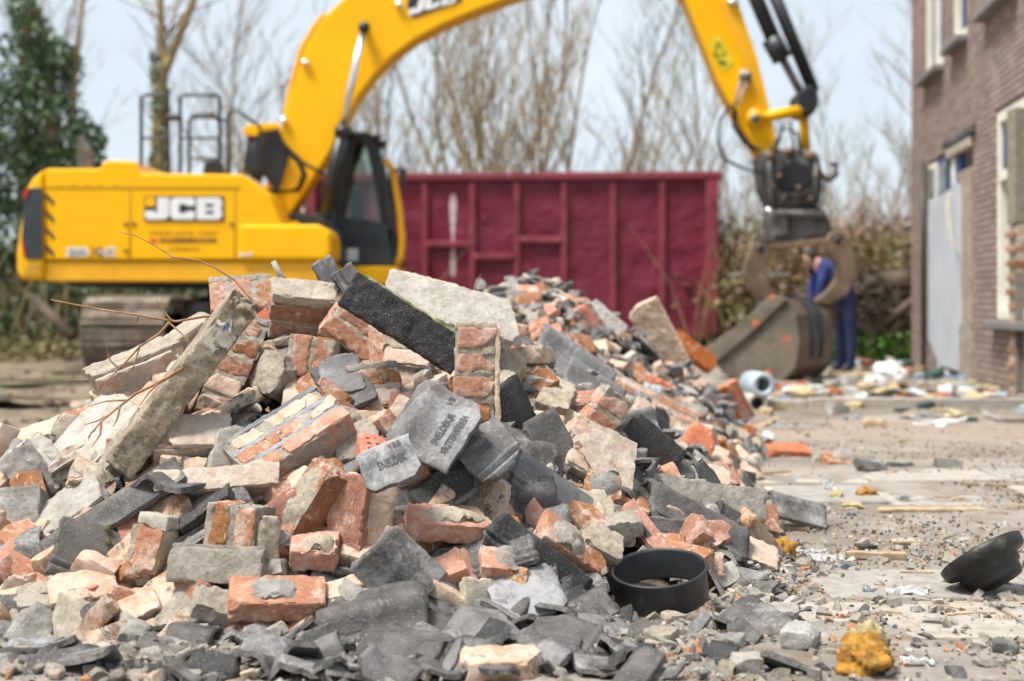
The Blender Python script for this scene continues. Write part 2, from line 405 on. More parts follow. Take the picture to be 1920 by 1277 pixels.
# shallow puddles in the ruts at the far left
kw = NT('muddy_water'); MT['water'] = kw.out((0.16, 0.13, 0.10), 0.06, kw.bump(kw.noise(6, 3), .004), 0, 0.5)
for j, (px, py, w_, h_) in enumerate(((70, 718, 1.5, .55), (150, 700, .8, .35), (20, 752, .9, .3))):
    d_ = FPX * CAMH / (py - HOR); x_ = (px - 960) / FPX * d_; rw = random.Random(j); bm = bmesh.new(); vs = []
    for i in range(36):
        a_ = 6.2832 * i / 36; r_ = 1 + .25 * math.sin(3 * a_ + j) + .12 * math.sin(7 * a_) + rw.uniform(-.06, .06); vs.append(bm.verts.new((x_ + math.cos(a_) * w_ * r_ * .5, d_ + math.sin(a_) * h_ * r_ * .5 * 2, .02)))
    bm.faces.new(vs); o = ob('puddle', bm_mesh('puddle', bm), MT['water']); tag(o, 'shallow puddle in the muddy ruts at the far left', None, None, 'structure')

# ------------------------------------------------------------------ shared paint
MT['yellow'] = m_plain('yellow_paint', (0.93, 0.475, 0.0), 0.34, 0, 0.02, 2.0, 0.0, (0.70, 0.38, 0.02), (0.66, 0.95)); MT['yellow'].node_tree.nodes['Principled BSDF'].inputs['Specular IOR Level'].default_value = 0.25
MT['yellow_dirty'] = m_plain('yellow_paint_dusty', (0.88, 0.43, 0.004), 0.45, 0, 0.05, 3.0, 0.0, (0.52, 0.29, 0.05), (0.58, 0.9))
MT['black'] = m_plain('black_paint', (0.018, 0.021, 0.025), 0.42, 0, 0.15, 4)
MT['dark'] = m_plain('dark_grey_panel', (0.030, 0.040, 0.048), 0.5, 0, 0.1, 4)
MT['white'] = m_plain('white_paint', (0.80, 0.80, 0.80), 0.5, 0, 0.04, 4)
MT['chrome'] = m_plain('polished_rod', (0.78, 0.79, 0.82), 0.22, 0.9, 0.04, 4)
MT['steel'] = m_plain('dirty_steel', (0.14, 0.137, 0.13), 0.65, 0.15, 0.3, 5, 0.2, (0.26, 0.22, 0.17), (0.55, 0.75))
MT['rust'] = m_plain('rusty_steel', (0.23, 0.145, 0.09), 0.75, 0.1, 0.25, 4, 0.1, (0.10, 0.075, 0.06), (0.5, 0.7))
MT['redlens'] = m_plain('red_lens', (0.55, 0.02, 0.02), 0.3)
MT['mud'] = m_plain('muddy_track', (0.20, 0.155, 0.115), 0.85, 0, 0.25, 3, 0.2, (0.34, 0.29, 0.24), (0.5, 0.7))
def m_glass(name, tint=(0.9, 0.95, 0.95), a=0.25):
    k = NT(name)
    gl = k.n('ShaderNodeBsdfGlossy', Roughness=0.03); tr = k.n('ShaderNodeBsdfTransparent'); tr.inputs['Color'].default_value = (*tint, 1)
    fr = k.n('ShaderNodeFresnel', IOR=1.5); ms = k.n('ShaderNodeMixShader')
    k.t.links.new(k.math('ADD', fr.outputs[0], a), ms.inputs[0]); k.t.links.new(tr.outputs[0], ms.inputs[1]); k.t.links.new(gl.outputs[0], ms.inputs[2])
    k.t.links.new(ms.outputs[0], k.t.nodes['Material Output'].inputs['Surface'])
    return k.m
MT['glass'] = m_glass('clear_glass', (0.82, 0.90, 0.88), 0.0)
MT['winglass'] = m_glass('window_glass', (0.35, 0.42, 0.46), 0.22)

# ------------------------------------------------------------------ excavator
EY = 17.3                                             # near side of the upper body
ex = empty('excavator', (-3.1, 18.65, 0)); tag(ex, 'big yellow tracked excavator standing behind the rubble heap', 'excavator')
EO = Vector((-3.1, 18.65, 0))
def q(px, py, Y):
    x, z = PX(px, py, Y); return (x - EO.x, z)
def qp(px, py, Y):
    x, z = q(px, py, Y); return Vector((x, Y - EO.y, z))
def expoly(name, pts, Y, y1, m, bev=0.02, parent=None, seg=2):
    o = prism(name, [q(a, b, Y) for a, b in pts], Y - EO.y, y1 - EO.y, MT[m], parent or ex, bev, seg); return o
# upper works
expoly('side_panel', [(84, 316), (188, 316), (194, 303), (202, 300), (252, 302), (264, 325), (455, 327), (506, 366), (528, 420), (528, 488), (84, 488)], EY, 19.95, 'yellow', 0.045, None, 3)
cw = expoly('counterweight', [(30, 478), (46, 358), (60, 335), (82, 316), (82, 526), (38, 524), (31, 510)], EY - .02, 19.98, 'yellow', 0.05, None, 3)
lp = prism('lamp_panel', [q(a, b, EY) for a, b in ((47, 362), (58, 353), (81.5, 352), (81.5, 486), (50, 486), (42, 450))], EY - EO.y - .045, EY - EO.y - .015, MT['dark'], cw, 0.008)
prism('tail_light', [q(a, b, EY) for a, b in ((46, 368), (50, 357), (58, 352.5), (56, 362), (49, 376))], EY - EO.y - .06, EY - EO.y - .04, MT['redlens'], cw, 0.004)
prism('tail_light', [q(a, b, EY) for a, b in ((42, 452), (46, 452), (51, 480), (48, 484))], EY - EO.y - .06, EY - EO.y - .04, MT['redlens'], cw, 0.003)
prism('rating_plate', [q(a, b, EY) for a, b in ((46, 497), (78, 497), (78, 517), (46, 517))], EY - EO.y - .03, EY - EO.y - .016, m_plain('dull_yellow_sticker', (0.55, 0.30, 0.01), 0.6), cw, 0.003)
expoly('lower_skirt', [(84, 490), (616, 490), (620, 516), (600, 530), (90, 528), (84, 524)], EY + .03, 19.9, 'yellow_dirty', 0.03)
expoly('belly_plate', [(120, 528), (600, 530), (590, 540), (135, 538)], EY + .3, 19.6, 'black', 0.01)
expoly('tool_box', [(448, 420), (600, 421), (619, 438), (622, 470), (616, 489), (448, 489)], EY - .03, EY + .95, 'yellow', 0.05, None, 3)
for i in range(4):
    y = 360 + i * 32
    prism('warning_stripe', [q(a, b, EY) for a, b in ((85, y), (102, y + 18), (102, y + 27), (85, y + 10))], EY - EO.y - .006, EY - EO.y - .001, MT['black'], ex)
for a, b in (((244, 352), (244, 486)), ((441, 352), (441, 486)), ((86, 351.5), (450, 352.5))):
    p0 = qp(*a, EY); p1 = qp(*b, EY); d = Vector((0, -.002, 0))
    tube('panel_seam', [p0 + d, p1 + d], 0.007, m_plain('seam_shadow', (0.25, 0.12, 0.004), 0.7), ex, 5)
for px, py in ((236, 420), (252, 420), (434, 420), (236, 470), (470, 452), (92, 470)): box('latch', qp(px, py, EY) + Vector((0, -.008, 0)), (.05, .016, .03), MT['black'], ex, .004)
for px in range(110, 240, 26): box('hinge', qp(px, 344, EY) + Vector((0, -.006, 0)), (.02, .012, .02), MT['yellow_dirty'], ex, .003)
# lettering on the flank
lg = prism('logo_plate', [q(a, b, EY) for a, b in ((271, 368), (420, 368), (420, 414.5), (271, 414.5))], EY - EO.y - .012, EY - EO.y - .001, MT['black'], ex)
def letter_at(s, px, py, hpx, m, parent, Y=EY, off=0.0, xs=1.0, rot=0.0, yoff=.016, name='lettering'):
    me = text_mesh(name, s, hpx / FPX * Y * 1.38, 0.0015, off, xs)
    o = ob(name, me, MT[m], parent); o.location = qp(px, py, Y) + Vector((0, -yoff, 0)); o.rotation_euler = (R(90), -R(rot), 0); return o
GLY = {'J': [(.5, 1), (1, 1), (1, .18), (.84, 0), (.1, 0), (0, .1), (0, .40), (.40, .40), (.40, .30), (.5, .30)],
       'C': [(.14, 0), (.9, 0), (1, .1), (1, .38), (.66, .38), (.66, .30), (.38, .30), (.36, .34), (.36, .66), (.38, .70), (.66, .70), (.66, .62), (1, .62), (1, .9), (.9, 1), (.14, 1), (0, .86), (0, .14)],
       'B': [(0, 0), (.88, 0), (1, .12), (1, .40), (.94, .5), (1, .6), (1, .88), (.88, 1), (0, 1)]}
def block_letter(ch, x0, y0, w, h, Y, parent, skew=0.0, rise=0.0):
    def pt(u, v): return q(x0 + u * w + skew * (v - .5) * h, y0 - v * h - rise * u * w, Y)
    o = prism('lettering', [pt(u, v) for u, v in GLY[ch]], Y - EO.y - .022, Y - EO.y - .011, MT['white'], parent, .004)
    if ch == 'B':
        for v0 in (.27, .58): prism('counter', [pt(.36, v0), (pt(.66, v0)), pt(.66, v0 + .14), pt(.36, v0 + .14)], Y - EO.y - .026, Y - EO.y - .02, MT['black'], parent)
for ch, cx, w in (('J', 273, 45), ('C', 320, 46), ('B', 369, 48)): block_letter(ch, cx, 412, w, 41, EY, lg)
prism('corner_square', [q(a, b, EY) for a, b in ((273, 370), (291, 370), (291, 387), (273, 387))], EY - EO.y - .016, EY - EO.y - .012, MT['yellow'], lg)
MT['fade'] = m_plain('faded_print', (0.42, 0.20, 0.01), 0.6); MT['brownprint'] = m_plain('brown_print', (0.22, 0.10, 0.01), 0.6)
for w_, cx in (('GRONDWERK', 302, ), ('SLOOPWERK', 346), ('TRANSPORT', 390)): letter_at(w_, cx, 437, 6, 'fade', ex, yoff=.004, xs=.8)
letter_at('ROZEMBOOM', 353, 451, 9, 'brownprint', ex, off=.004, yoff=.004, xs=1.35); box('red_mark', qp(288, 451, EY) + Vector((0, -.004, 0)), (.085, .004, .045), m_plain('red_print', (0.75, 0.06, 0.01), 0.5), ex)
letter_at('AMSTERDAM', 346, 467, 7, 'fade', ex, yoff=.004, xs=1.0)
for s, cx, xs_ in (('220', 145, 1.25), ('X', 180, 1.2), ('LC', 201, 1.2)):
    b_ = letter_at(s, cx, 473, 15, 'white' if s != 'X' else 'fade', ex, off=.012, yoff=.004, xs=xs_)
    if s != 'X': letter_at(s, cx, 473, 12, 'blue', ex, off=.0, yoff=.009, xs=xs_ * 1.1)
letter_at('HVT', 462, 478, 6, 'white', ex, yoff=.035, off=.004, xs=1.5)
# handrails, exhaust
def rail(px0, px1, top, bot, Y, mid=None):
    r = 8
    pts = [(px0, bot), (px0, top + r), (px0 + 2, top + 2.5), (px0 + r, top), (px1 - r, top), (px1 - 2, top + 2.5), (px1, top + r), (px1, bot)]
    lst = [([qp(a, b, Y) for a, b in pts], [0.024] * 8)]
    if mid: lst.append(([qp(px0, mid, Y), qp(px1, mid, Y)], [.018, .018]))
    return ob('handrail', tubes_mesh('handrail', lst, 7), MT['black'], ex)
rail(265, 315, 178, 330, 17.6, 259); rail(338, 412, 178, 330, 17.6, 259); rail(355, 412, 220, 330, 19.6, 297)
ob('handrail', tubes_mesh('handrail', [([qp(a, b, 17.6) for a, b in ((428, 330), (428, 215), (433, 205), (442, 206), (480, 232), (490, 240))], [.022] * 6),
    ([qp(315, 220, 17.6), qp(338, 220, 17.6)], [.045, .045]), ([qp(358, 216, 17.6), qp(398, 214, 17.6), (qp(410, 228, 17.6))], [.02] * 3), ([qp(412, 225, 17.6), qp(428, 223, 17.6)], [.02, .02])], 7), MT['black'], ex)
expoly('exhaust_pipe', [(146, 316), (143, 262), (146, 252), (168, 278), (171, 316)], 18.6, 18.75, 'steel', 0.02)
expoly('air_filter', [(378, 327), (384, 300), (404, 296), (412, 327)], 18.4, 18.9, 'black', 0.03)
# boom
boom = expoly('boom', [(500, 372), (497, 352), (520, 270), (528, 228), (537, 200), (548, 168), (560, 125), (572, 90), (590, 57), (612, 27), (637, 3), (680, -32), (760, -78), (900, -122), (1080, -138), (1200, -118), (1248, -84), (1246, -56),
    (1224, -38), (1150, -48), (1050, -34), (960, -6), (900, 16), (830, 45), (780, 72), (735, 105), (700, 142), (668, 186), (642, 238), (616, 290), (590, 330), (556, 382), (535, 418)], 18.4, 18.95, 'yellow', 0.025, None, 2)
prism('boom_edge', [q(a, b, 18.7) for a, b in ((534, 214), (541, 212), (552, 172), (563, 128), (575, 94), (592, 62), (614, 33), (610, 27), (588, 55), (566, 92), (556, 126), (545, 168))], 18.5 - EO.y, 18.85 - EO.y, MT['yellow_dirty'], boom, 0.012)
bl = prism('logo_plate', [q(a, b, 18.4) for a, b in ((763, 12), (770, -16), (862, -38), (866, 2), (775, 34))], 18.4 - EO.y - .012, 18.4 - EO.y - .001, MT['black'], boom)
for ch, cx, cy in (('J', 769, 30), ('C', 799, 21), ('B', 830, 13)): block_letter(ch, cx, cy, 28, 30, 18.4, bl, .27, .27)
for px, py in ((572, 117), (532, 225), (748, 8)):
    tube('hose_clamp', [qp(px - 7, py - 3, 18.36), qp(px + 8, py + 3, 18.36)], 0.032, MT['chrome'], boom, 8)
# boom rams
for Y in (18.2, 19.1):
    tube('ram_rod', [qp(682, 55, Y), qp(640, 240, Y)], 0.048, MT['chrome'], ex, 14)
    tube('ram_cylinder', [qp(646, 236, Y), qp(606, 402, Y)], 0.088, MT['black'], ex, 16)
    tube('ram_collar', [qp(645, 238, Y), qp(641, 256, Y)], 0.108, MT['black'], ex, 16)
    tube('ram_eye', [qp(683, 51, Y - .1), qp(683, 51, Y + .1)], 0.075, MT['black'], ex, 16)
tube('pivot_pin', [qp(683, 51, 18.12), qp(683, 51, 19.2)], 0.05, MT['black'], ex, 12)
# boom foot and hoses
expoly('boom_foot_bracket', [(505, 372), (530, 400), (600, 400), (640, 440), (640, 500), (505, 500)], 18.3, 19.0, 'dark', 0.02)
expoly('turret_bracket', [(500, 360), (528, 415), (560, 415), (545, 440), (500, 440)], 18.1, 18.2, 'yellow', 0.01)
ob('hydraulic_hose', tubes_mesh('hydraulic_hose', [([qp(a, b, 18.25) for a, b in pts], [.022] * len(pts)) for pts in (
    [(520, 250), (532, 285), (555, 300), (568, 325), (560, 352), (530, 360), (495, 355)], [(518, 262), (545, 290), (580, 312), (625, 335)], [(522, 256), (540, 278), (563, 300), (574, 330), (560, 358), (500, 362)])], 7), MT['rubber'], ex)
expoly('cab_riser', [(463, 246), (470, 236), (520, 230), (540, 300), (520, 365), (495, 330), (468, 300)], 18.35, 18.38, 'black', 0.004)
tube('grab_post', [qp(492, 330, 17.9), qp(470, 320, 17.9), qp(484, 246, 17.9)], [.1, .1, .12], MT['black'], ex, 10)
prism('mirror_cover', [q(a, b, 17.85) for a, b in ((457, 252), (460, 240), (472, 234), (486, 240), (488, 254), (480, 258))], 17.75 - EO.y, 18.0 - EO.y, MT['yellow'], ex, 0.02)
expoly('guard_rail', [(470, 238), (480, 232), (520, 230), (526, 240), (486, 246)], 18.0, 18.1, 'yellow', 0.01)
# cab on the far side
CY0, CY1 = 18.95, 20.0
cab = empty('cab'); cab.parent = ex; cab.location = (0, 0, 0)
def cpoly(name, pts, y0, y1, m, bev=0.012): return prism(name, [q(a, b, CY0) for a, b in pts], y0 - EO.y, y1 - EO.y, MT[m], cab, bev)
cpoly('cab_base', [(600, 500), (748, 500), (750, 516), (738, 535), (600, 533)], CY0 - .1, CY1, 'yellow', 0.03)
for y0 in (CY0, CY1 - .06):
    cpoly('pillar', [(640, 262), (660, 250), (668, 262), (640, 330), (632, 410), (612, 410), (616, 330)], y0, y0 + .06, 'black')
    cpoly('pillar', [(694, 258), (708, 268), (732, 350), (748, 500), (736, 500), (716, 360)], y0, y0 + .06, 'black')
    cpoly('pillar', [(684, 262), (698, 262), (716, 360), (724, 420), (714, 420), (706, 366)], y0, y0 + .05, 'black')
    cpoly('door_panel', [(620, 408), (632, 404), (720, 418), (738, 430), (740, 500), (620, 502)], y0, y0 + .05, 'dark', 0.02)
    cpoly('side_glass', [(660, 264), (690, 264), (714, 360), (718, 418), (634, 406), (642, 330)], y0 + .02, y0 + .026, 'glass', 0)
cpoly('cab_roof', [(640, 262), (655, 247), (690, 247), (708, 262), (704, 270), (690, 262), (662, 262), (644, 276)], CY0, CY1, 'black', 0.015)
cpoly('windscreen', [(706, 270), (711, 270), (742, 440), (738, 440)], CY0 + .06, CY1 - .06, 'glass', 0)
cpoly('seat', [(650, 350), (668, 345), (676, 410), (700, 415), (700, 435), (650, 435)], 19.25, 19.7, 'black', 0.04)
cpoly('warning_sticker', [(650, 466), (671, 466), (671, 489), (650, 489)], CY0 - .01, CY0 - .002, 'white', 0)
for i in range(3): cpoly('vent_slat', [(640, 440 + i * 9), (712, 440 + i * 9), (712, 444 + i * 9), (640, 444 + i * 9)], CY0 - .014, CY0 - .002, 'black', 0)
tube('front_guard', [qp(a, b, 18.9) for a, b in ((722, 300), (738, 320), (741, 345), (750, 400), (754, 450), (752, 480), (745, 497))], 0.045, MT['yellow_dirty'], cab, 8)
tube('work_lamp', [qp(700, 258, 18.9), qp(712, 262, 18.9)], [.05, .07], MT['black'], cab, 10); tube('work_lamp', [qp(710, 270, 18.9), qp(722, 272, 18.9)], [.05, .065], MT['black'], cab, 10)
expoly('rear_view_mirror', [(748, 316), (760, 314), (762, 346), (752, 346)], 18.8, 18.84, 'black', 0.01, cab)
tube('mirror_bracket', [qp(738, 320, 18.85), qp(752, 320, 18.85)], 0.018, MT['black'], cab, 6)
expoly('step_guard', [(590, 400), (616, 372), (630, 402), (624, 488), (610, 500), (596, 470)], 18.6, 18.75, 'dark', 0.02)
# dipper arm
arm = expoly('dipper_arm', [(1210, -120), (1250, -140), (1330, -110), (1383, 0), (1420, 108), (1448, 222), (1460, 285), (1424, 292), (1385, 228), (1345, 150), (1285, 0), (1232, -70)], 18.4, 18.85, 'yellow', 0.02)
expoly('arm_gusset', [(1345, 0), (1372, 0), (1412, 115), (1436, 210), (1424, 214), (1396, 120)], 18.385, 18.402, 'yellow_dirty', 0.004, arm)
st = prism('warning_sticker', [q(a, b, 18.4) for a, b in ((1330, 78), (1348, 66), (1376, 120), (1358, 134), (1342, 118))], 18.4 - EO.y - .006, 18.4 - EO.y - .001, m_plain('warning_yellow', (0.75, 0.62, 0.02), 0.5), arm)
tube('triangle_symbol', [qp(a, b, 18.39) for a, b in ((1346, 80), (1338, 104), (1362, 102), (1346, 80))], 0.007, MT['black'], st, 4); box('figure_symbol', qp(1354, 117, 18.385), (.1, .004, .035), MT['black'], st, rot=(0, R(12), 0))
tube('arm_pipe', [qp(a, b, 18.34) for a, b in ((1392, 130), (1386, 160), (1378, 200))], 0.02, MT['chrome'], arm, 6); tube('arm_pipe', [qp(a, b, 18.34) for a, b in ((1402, 132), (1397, 165), (1384, 198))], 0.02, MT['chrome'], arm, 6)
tube('pipe_coupling', [qp(1388, 140, 18.33), qp(1408, 146, 18.33)], 0.055, MT['steel'], arm, 8); tube('hose_clamp', [qp(1365, 2, 18.36), qp(1384, 6, 18.36)], 0.04, MT['chrome'], arm, 8)
tube('boss', [qp(1416, 222, 18.3), qp(1416, 222, 18.95)], 0.12, MT['yellow_dirty'], arm, 20); tube('boss', [qp(1416, 222, 18.27), qp(1416, 222, 18.3)], 0.06, MT['steel'], arm, 14)
# bucket ram and links
for dx, Y in ((0, 18.45), (31, 18.85)):
    tube('ram_cylinder', [qp(1385 + dx, -80, Y), qp(1452 + dx, 78, Y)] if dx == 0 else [qp(1400 + dx, -60, Y), qp(1526, 172, Y)], 0.1 if dx == 0 else .085, MT['black'], ex, 14)
tube('ram_collar', [qp(1445, 72, 18.45), qp(1468, 112, 18.45)], 0.135, MT['black'], ex, 12); tube('ram_rod', [qp(1466, 108, 18.45), qp(1508, 186, 18.45)], 0.055, MT['steel'], ex, 12)
expoly('link_knuckle', [(1496, 176), (1514, 158), (1532, 166), (1536, 196), (1524, 216), (1500, 214)], 18.35, 18.95, 'black', 0.03)
tube('tipping_link', [qp(1416, 222, 18.42), qp(1504, 207, 18.42)], 0.075, MT['yellow'], ex, 10); tube('tipping_link', [qp(1416, 222, 18.85), qp(1504, 207, 18.85)], 0.075, MT['yellow'], ex, 10)
tube('tipping_link', [qp(1506, 206, 18.62), qp(1511, 288, 18.62)], 0.065, MT['yellow'], ex, 10)
# quick coupler and tilt head
qc = expoly('quick_coupler', [(1424, 290), (1440, 279), (1520, 279), (1538, 290), (1545, 352), (1538, 384), (1448, 388), (1432, 350)], 18.3, 18.95, 'steel', 0.04)
for px, py in ((1444, 292), (1480, 284), (1518, 291)): tube('pin', [qp(px, py, 18.24), qp(px, py, 19.0)], 0.06, MT['rust'], qc, 12)
prism('coupler_plate', [q(a, b, 18.3) for a, b in ((1452, 318), (1480, 300), (1515, 312), (1524, 340), (1490, 362), (1456, 350))], 18.22 - EO.y, 18.3 - EO.y, MT['black'], qc, 0.02)
tube('lifting_hook', [qp(a, b, 18.6) for a, b in ((1538, 330), (1556, 336), (1568, 326), (1568, 310), (1558, 306))], [.05, .05, .045, .04, .03], MT['steel'], qc, 8)
expoly('tilt_head', [(1448, 388), (1538, 384), (1552, 402), (1568, 446), (1560, 452), (1455, 466), (1446, 448), (1442, 410)], 18.35, 18.95, 'steel', 0.05)
for a, b in ((1448, 1480), (1508, 1552)): expoly('clamp_block', [(a + 4, 394), (b - 4, 392), (b, 440), (a, 446)], 18.24, 18.34, 'steel', 0.03)
for px, py, r_ in ((1462, 330, .035), (1498, 352, .035), (1530, 330, .03), (1470, 372, .03), (1520, 372, .03), (1450, 350, .025)): tube('bolt', [qp(px, py, 18.16), qp(px, py, 18.32)], r_, MT['rust'], qc, 8)
for a, b, c_, d_ in ((1440, 300, 1452, 380), (1532, 300, 1526, 380), (1468, 366, 1516, 362)): tube('stiffener', [qp(a, b, 18.26), qp(c_, d_, 18.26)], .03, MT['steel'], qc, 6)
tube('tilt_ram', [qp(1456, 398, 18.2), qp(1545, 404, 18.2)], .045, MT['steel'], qc, 10); tube('tilt_ram_rod', [qp(1456, 398, 18.2), qp(1436, 392, 18.2)], .025, MT['chrome'], qc, 8)
ob('hydraulic_hose', tubes_mesh('hydraulic_hose', [([qp(a, b, 18.18) for a, b in p], [.016] * len(p)) for p in ([(1438, 300), (1430, 340), (1444, 380), (1462, 396)], [(1530, 300), (1548, 340), (1544, 380), (1530, 398)], [(1470, 300), (1466, 340), (1484, 370), (1478, 396)])], 6), MT['rubber'], qc)
expoly('coupler_lip', [(1450, 458), (1560, 444), (1562, 454), (1456, 470)], 18.2, 19.0, 'rust', 0.015)
ob('hydraulic_hose', tubes_mesh('hydraulic_hose', [([qp(a, b, 18.3) for a, b in p], [.02] * len(p)) for p in (
    [(1376, 200), (1374, 235), (1395, 268), (1425, 290)], [(1372, 195), (1350, 225), (1346, 270), (1360, 300), (1400, 318), (1435, 325)], [(1380, 205), (1382, 240), (1404, 270), (1430, 282)], [(1455, 285), (1468, 232), (1482, 228), (1490, 285)], [(1440, 290), (1470, 240), (1495, 250), (1500, 290)])], 6), MT['rubber'], ex)
# undercarriage: tracks run towards the camera
box('turntable', (0, 0, 1.0), (1.5, 1.5, .3), MT['black'], ex, .05); box('chassis', (0, -.1, .62), (2.0, 1.9, .45), MT['steel'], ex, .08)
def make_track(cx):
    tr = empty('track'); tr.parent = ex; tr.location = (cx, -.35, 0)
    Lh, rr, n = 1.85, .40, 44
    zc = .47; per = 4 * Lh + 2 * math.pi * rr
    shoe = None
    for i in range(n):
        s = per * i / n
        if s < 2 * Lh: y, z, a = -Lh + s, zc + rr, 0
        elif s < 2 * Lh + math.pi * rr: t = (s - 2 * Lh) / rr; y, z, a = Lh + rr * math.sin(t), zc + rr * math.cos(t), -t
        elif s < 4 * Lh + math.pi * rr: y, z, a = Lh - (s - 2 * Lh - math.pi * rr), zc - rr, math.pi
        else: t = (s - 4 * Lh - math.pi * rr) / rr; y, z, a = -Lh - rr * math.sin(t), zc - rr * math.cos(t), math.pi - t
        if shoe is None:
            bm = bmesh.new(); add_box(bm, (0, 0, 0), (.95, per / n * .92, .035), None, .006)
            add_box(bm, (0, -.07, .025), (.95, .022, .04), None, .004); add_box(bm, (0, 0.0, .022), (.95, .018, .034), None, .004)
            shoe = bm_mesh('track_shoe', bm); shoe.materials.append(MT['mud'])
        o = ob('track_shoe', shoe, None, tr); o.location = (0, y, z); o.rotation_euler = (a, 0, 0)
    prism('track_frame', [(-.22, .25), (.22, .25), (.22, .7), (-.22, .7)], -1.8, 1.8, MT['black'], tr, .03)
    for y in (-Lh, Lh): tube('sprocket', [(-.2, y, zc), (.2, y, zc)], rr - .05, MT['steel'], tr, 20)
make_track(-1.3); make_track(1.3)
ex.rotation_euler = (0, 0, 0)

# ------------------------------------------------------------------ grab bucket on the ground
bk = empty('digger_bucket', (2.9, 15.6, 0)); tag(bk, 'rusty open excavator bucket resting on the ground under the coupler', 'bucket')
BY = 15.2; BO = Vector((2.9, 15.6, 0))
def qb(px, py, Y=BY):
    x, z = PX(px, py, Y); return (x - BO.x, z)
def m_bucket():
    k = NT('worn_bucket_paint')
    c = k.mix(k.ramp(k.noise(3, 6, 0.65), 0.35, 0.65), (0.085, 0.075, 0.058), (0.16, 0.13, 0.095))
    c = k.mix(k.ramp(k.noise(5, 5, 0.6), 0.60, 0.66), c, (0.48, 0.13, 0.04))
    c = k.mix(k.ramp(k.noise(4, 5, 0.6), 0.56, 0.66, 0, .7), c, (0.17, 0.18, 0.135))
    return k.out(c, 0.7, k.bump(k.noise(30, 4), 0.01), 0.1)
MT['bucket'] = m_bucket(); MT['bucket_brown'] = m_plain('brown_steel', (0.155, 0.10, 0.065), 0.65, 0.1, 0.2, 4, 0.1, (0.24, 0.19, 0.14), (0.5, 0.75))
BA = R(-34); ca_ = math.cos(BA)
piv = P3(1405, 640, BY)
def qr(px, py):                                        # bucket profile is seen foreshortened: undo that
    x, z = PX(px, py, BY); return ((x - piv.x) / ca_, z)
def turned(o):
    o.location = (piv.x - BO.x, BY - BO.y, 0); o.rotation_euler = (0, 0, BA); return o
prof = [(1338, 672), (1392, 622), (1446, 566), (1466, 562), (1482, 590), (1488, 640), (1482, 685), (1466, 708), (1440, 718), (1400, 716), (1362, 704)]
BW = .95
for y0 in (0, BW): turned(prism('side_plate', [qr(a, b) for a, b in prof], y0, y0 + .05, MT['bucket'], bk, .01))
outr = [qr(a, b) for a, b in prof[2:] + prof[:1]]; cx_, cz_ = qr(1430, 640)
turned(prism('shell', outr + [(x + (cx_ - x) * .1, z + (cz_ - z) * .1) for x, z in outr[::-1]], .05, BW, MT['bucket_brown'], bk, 0))
turned(prism('side_cutter', [qr(a, b) for a, b in ((1330, 676), (1328, 656), (1388, 610), (1444, 552), (1472, 560), (1404, 632), (1350, 682))], -.05, -.004, MT['bucket'], bk, .012))
turned(prism('cutting_edge', [qr(a, b) for a, b in ((1330, 672), (1340, 656), (1360, 668), (1350, 684))], 0.06, BW, MT['rust'], bk, .01))
for yy, w_ in ((.35, .10), (.58, .10)):
    ring_ = [qr(a, b) for a, b in ((1446, 560), (1468, 556), (1487, 588), (1493, 640), (1487, 672))]
    turned(prism('wear_strip', ring_ + [(x + (cx_ - x) * .12, z + (cz_ - z) * .12) for x, z in ring_[::-1]], yy, yy + w_, MT['dark'], bk, .004))
def ear(pts, hole, y0):
    o = prism('lug', [qb(a, b) for a, b in pts], y0, y0 + .16, MT['bucket_brown'], bk, .015)
    x, z = qb(*hole); tube('pin_hole', [Vector((x, y0 - .012, z)), Vector((x, y0 + .1, z))], .036, MT['black'], o, 14)
    return o
ear([(1416, 470), (1422, 456), (1436, 450), (1450, 458), (1454, 478), (1449, 515), (1456, 548), (1450, 568), (1430, 560), (1410, 540), (1401, 512), (1406, 490)], (1434, 463), -.1)
ear([(1566, 448), (1572, 434), (1586, 428), (1600, 436), (1608, 460), (1622, 480), (1624, 520), (1606, 552), (1570, 572), (1540, 566), (1568, 545), (1584, 522), (1586, 496), (1570, 470)], (1586, 446), .0)

# ------------------------------------------------------------------ red skip container
ct = empty('skip_container', (0.6, 22.6, .27)); tag(ct, 'dark red ribbed steel skip container behind the rubble heap', 'container'); ct.rotation_euler = (0, 0, R(-3.5))
def m_red():
    k = NT('maroon_paint')
    c = k.mix(k.ramp(k.noise(1.6, 5), 0.3, 0.7), (0.135, 0.006, 0.026), (0.19, 0.012, 0.040))
    c = k.mix(k.ramp(k.noise(7, 6, 0.7), 0.60, 0.70, 0, .55), c, (0.15, 0.035, 0.03)); c = k.mix(k.ramp(k.noise(2.2, 7, 0.75, dist=1.2), 0.62, 0.68, 0, .4), c, (0.28, 0.07, 0.09))
    h = k.noise(2.4, 3, 0.5)
    return k.out(c, k.ramp(k.noise(3, 4), .3, .7, .38, .6), k.bump(h, 0.10, 0.8))
MT['red'] = m_red(); MT['red_trim'] = m_plain('maroon_trim', (0.23, 0.03, 0.05), 0.5, 0, 0.15, 3, 0, (0.30, 0.10, 0.09), (0.5, 0.8))
CL, CH, CD = 6.6, 2.62, 2.4
x1 = 2.66; x0 = x1 - CL
prism('wall_panel', [(x0, .15), (x1, .15), (x1, CH - .1), (x0, CH - .1)], 0, .05, MT['red'], ct, 0)
prism('wall_panel', [(x0, .15), (x1, .15), (x1, CH - .1), (x0, CH - .1)], CD, CD + .05, MT['red'], ct, 0)
for x in (x0, x1 - .05): box('end_panel', (x + .025, CD / 2 + .025, CH / 2), (.05, CD - .1, CH - .3), MT['red'], ct)
box('floor_plate', ((x0 + x1) / 2, CD / 2, .1), (CL, CD, .12), MT['red_trim'], ct); 
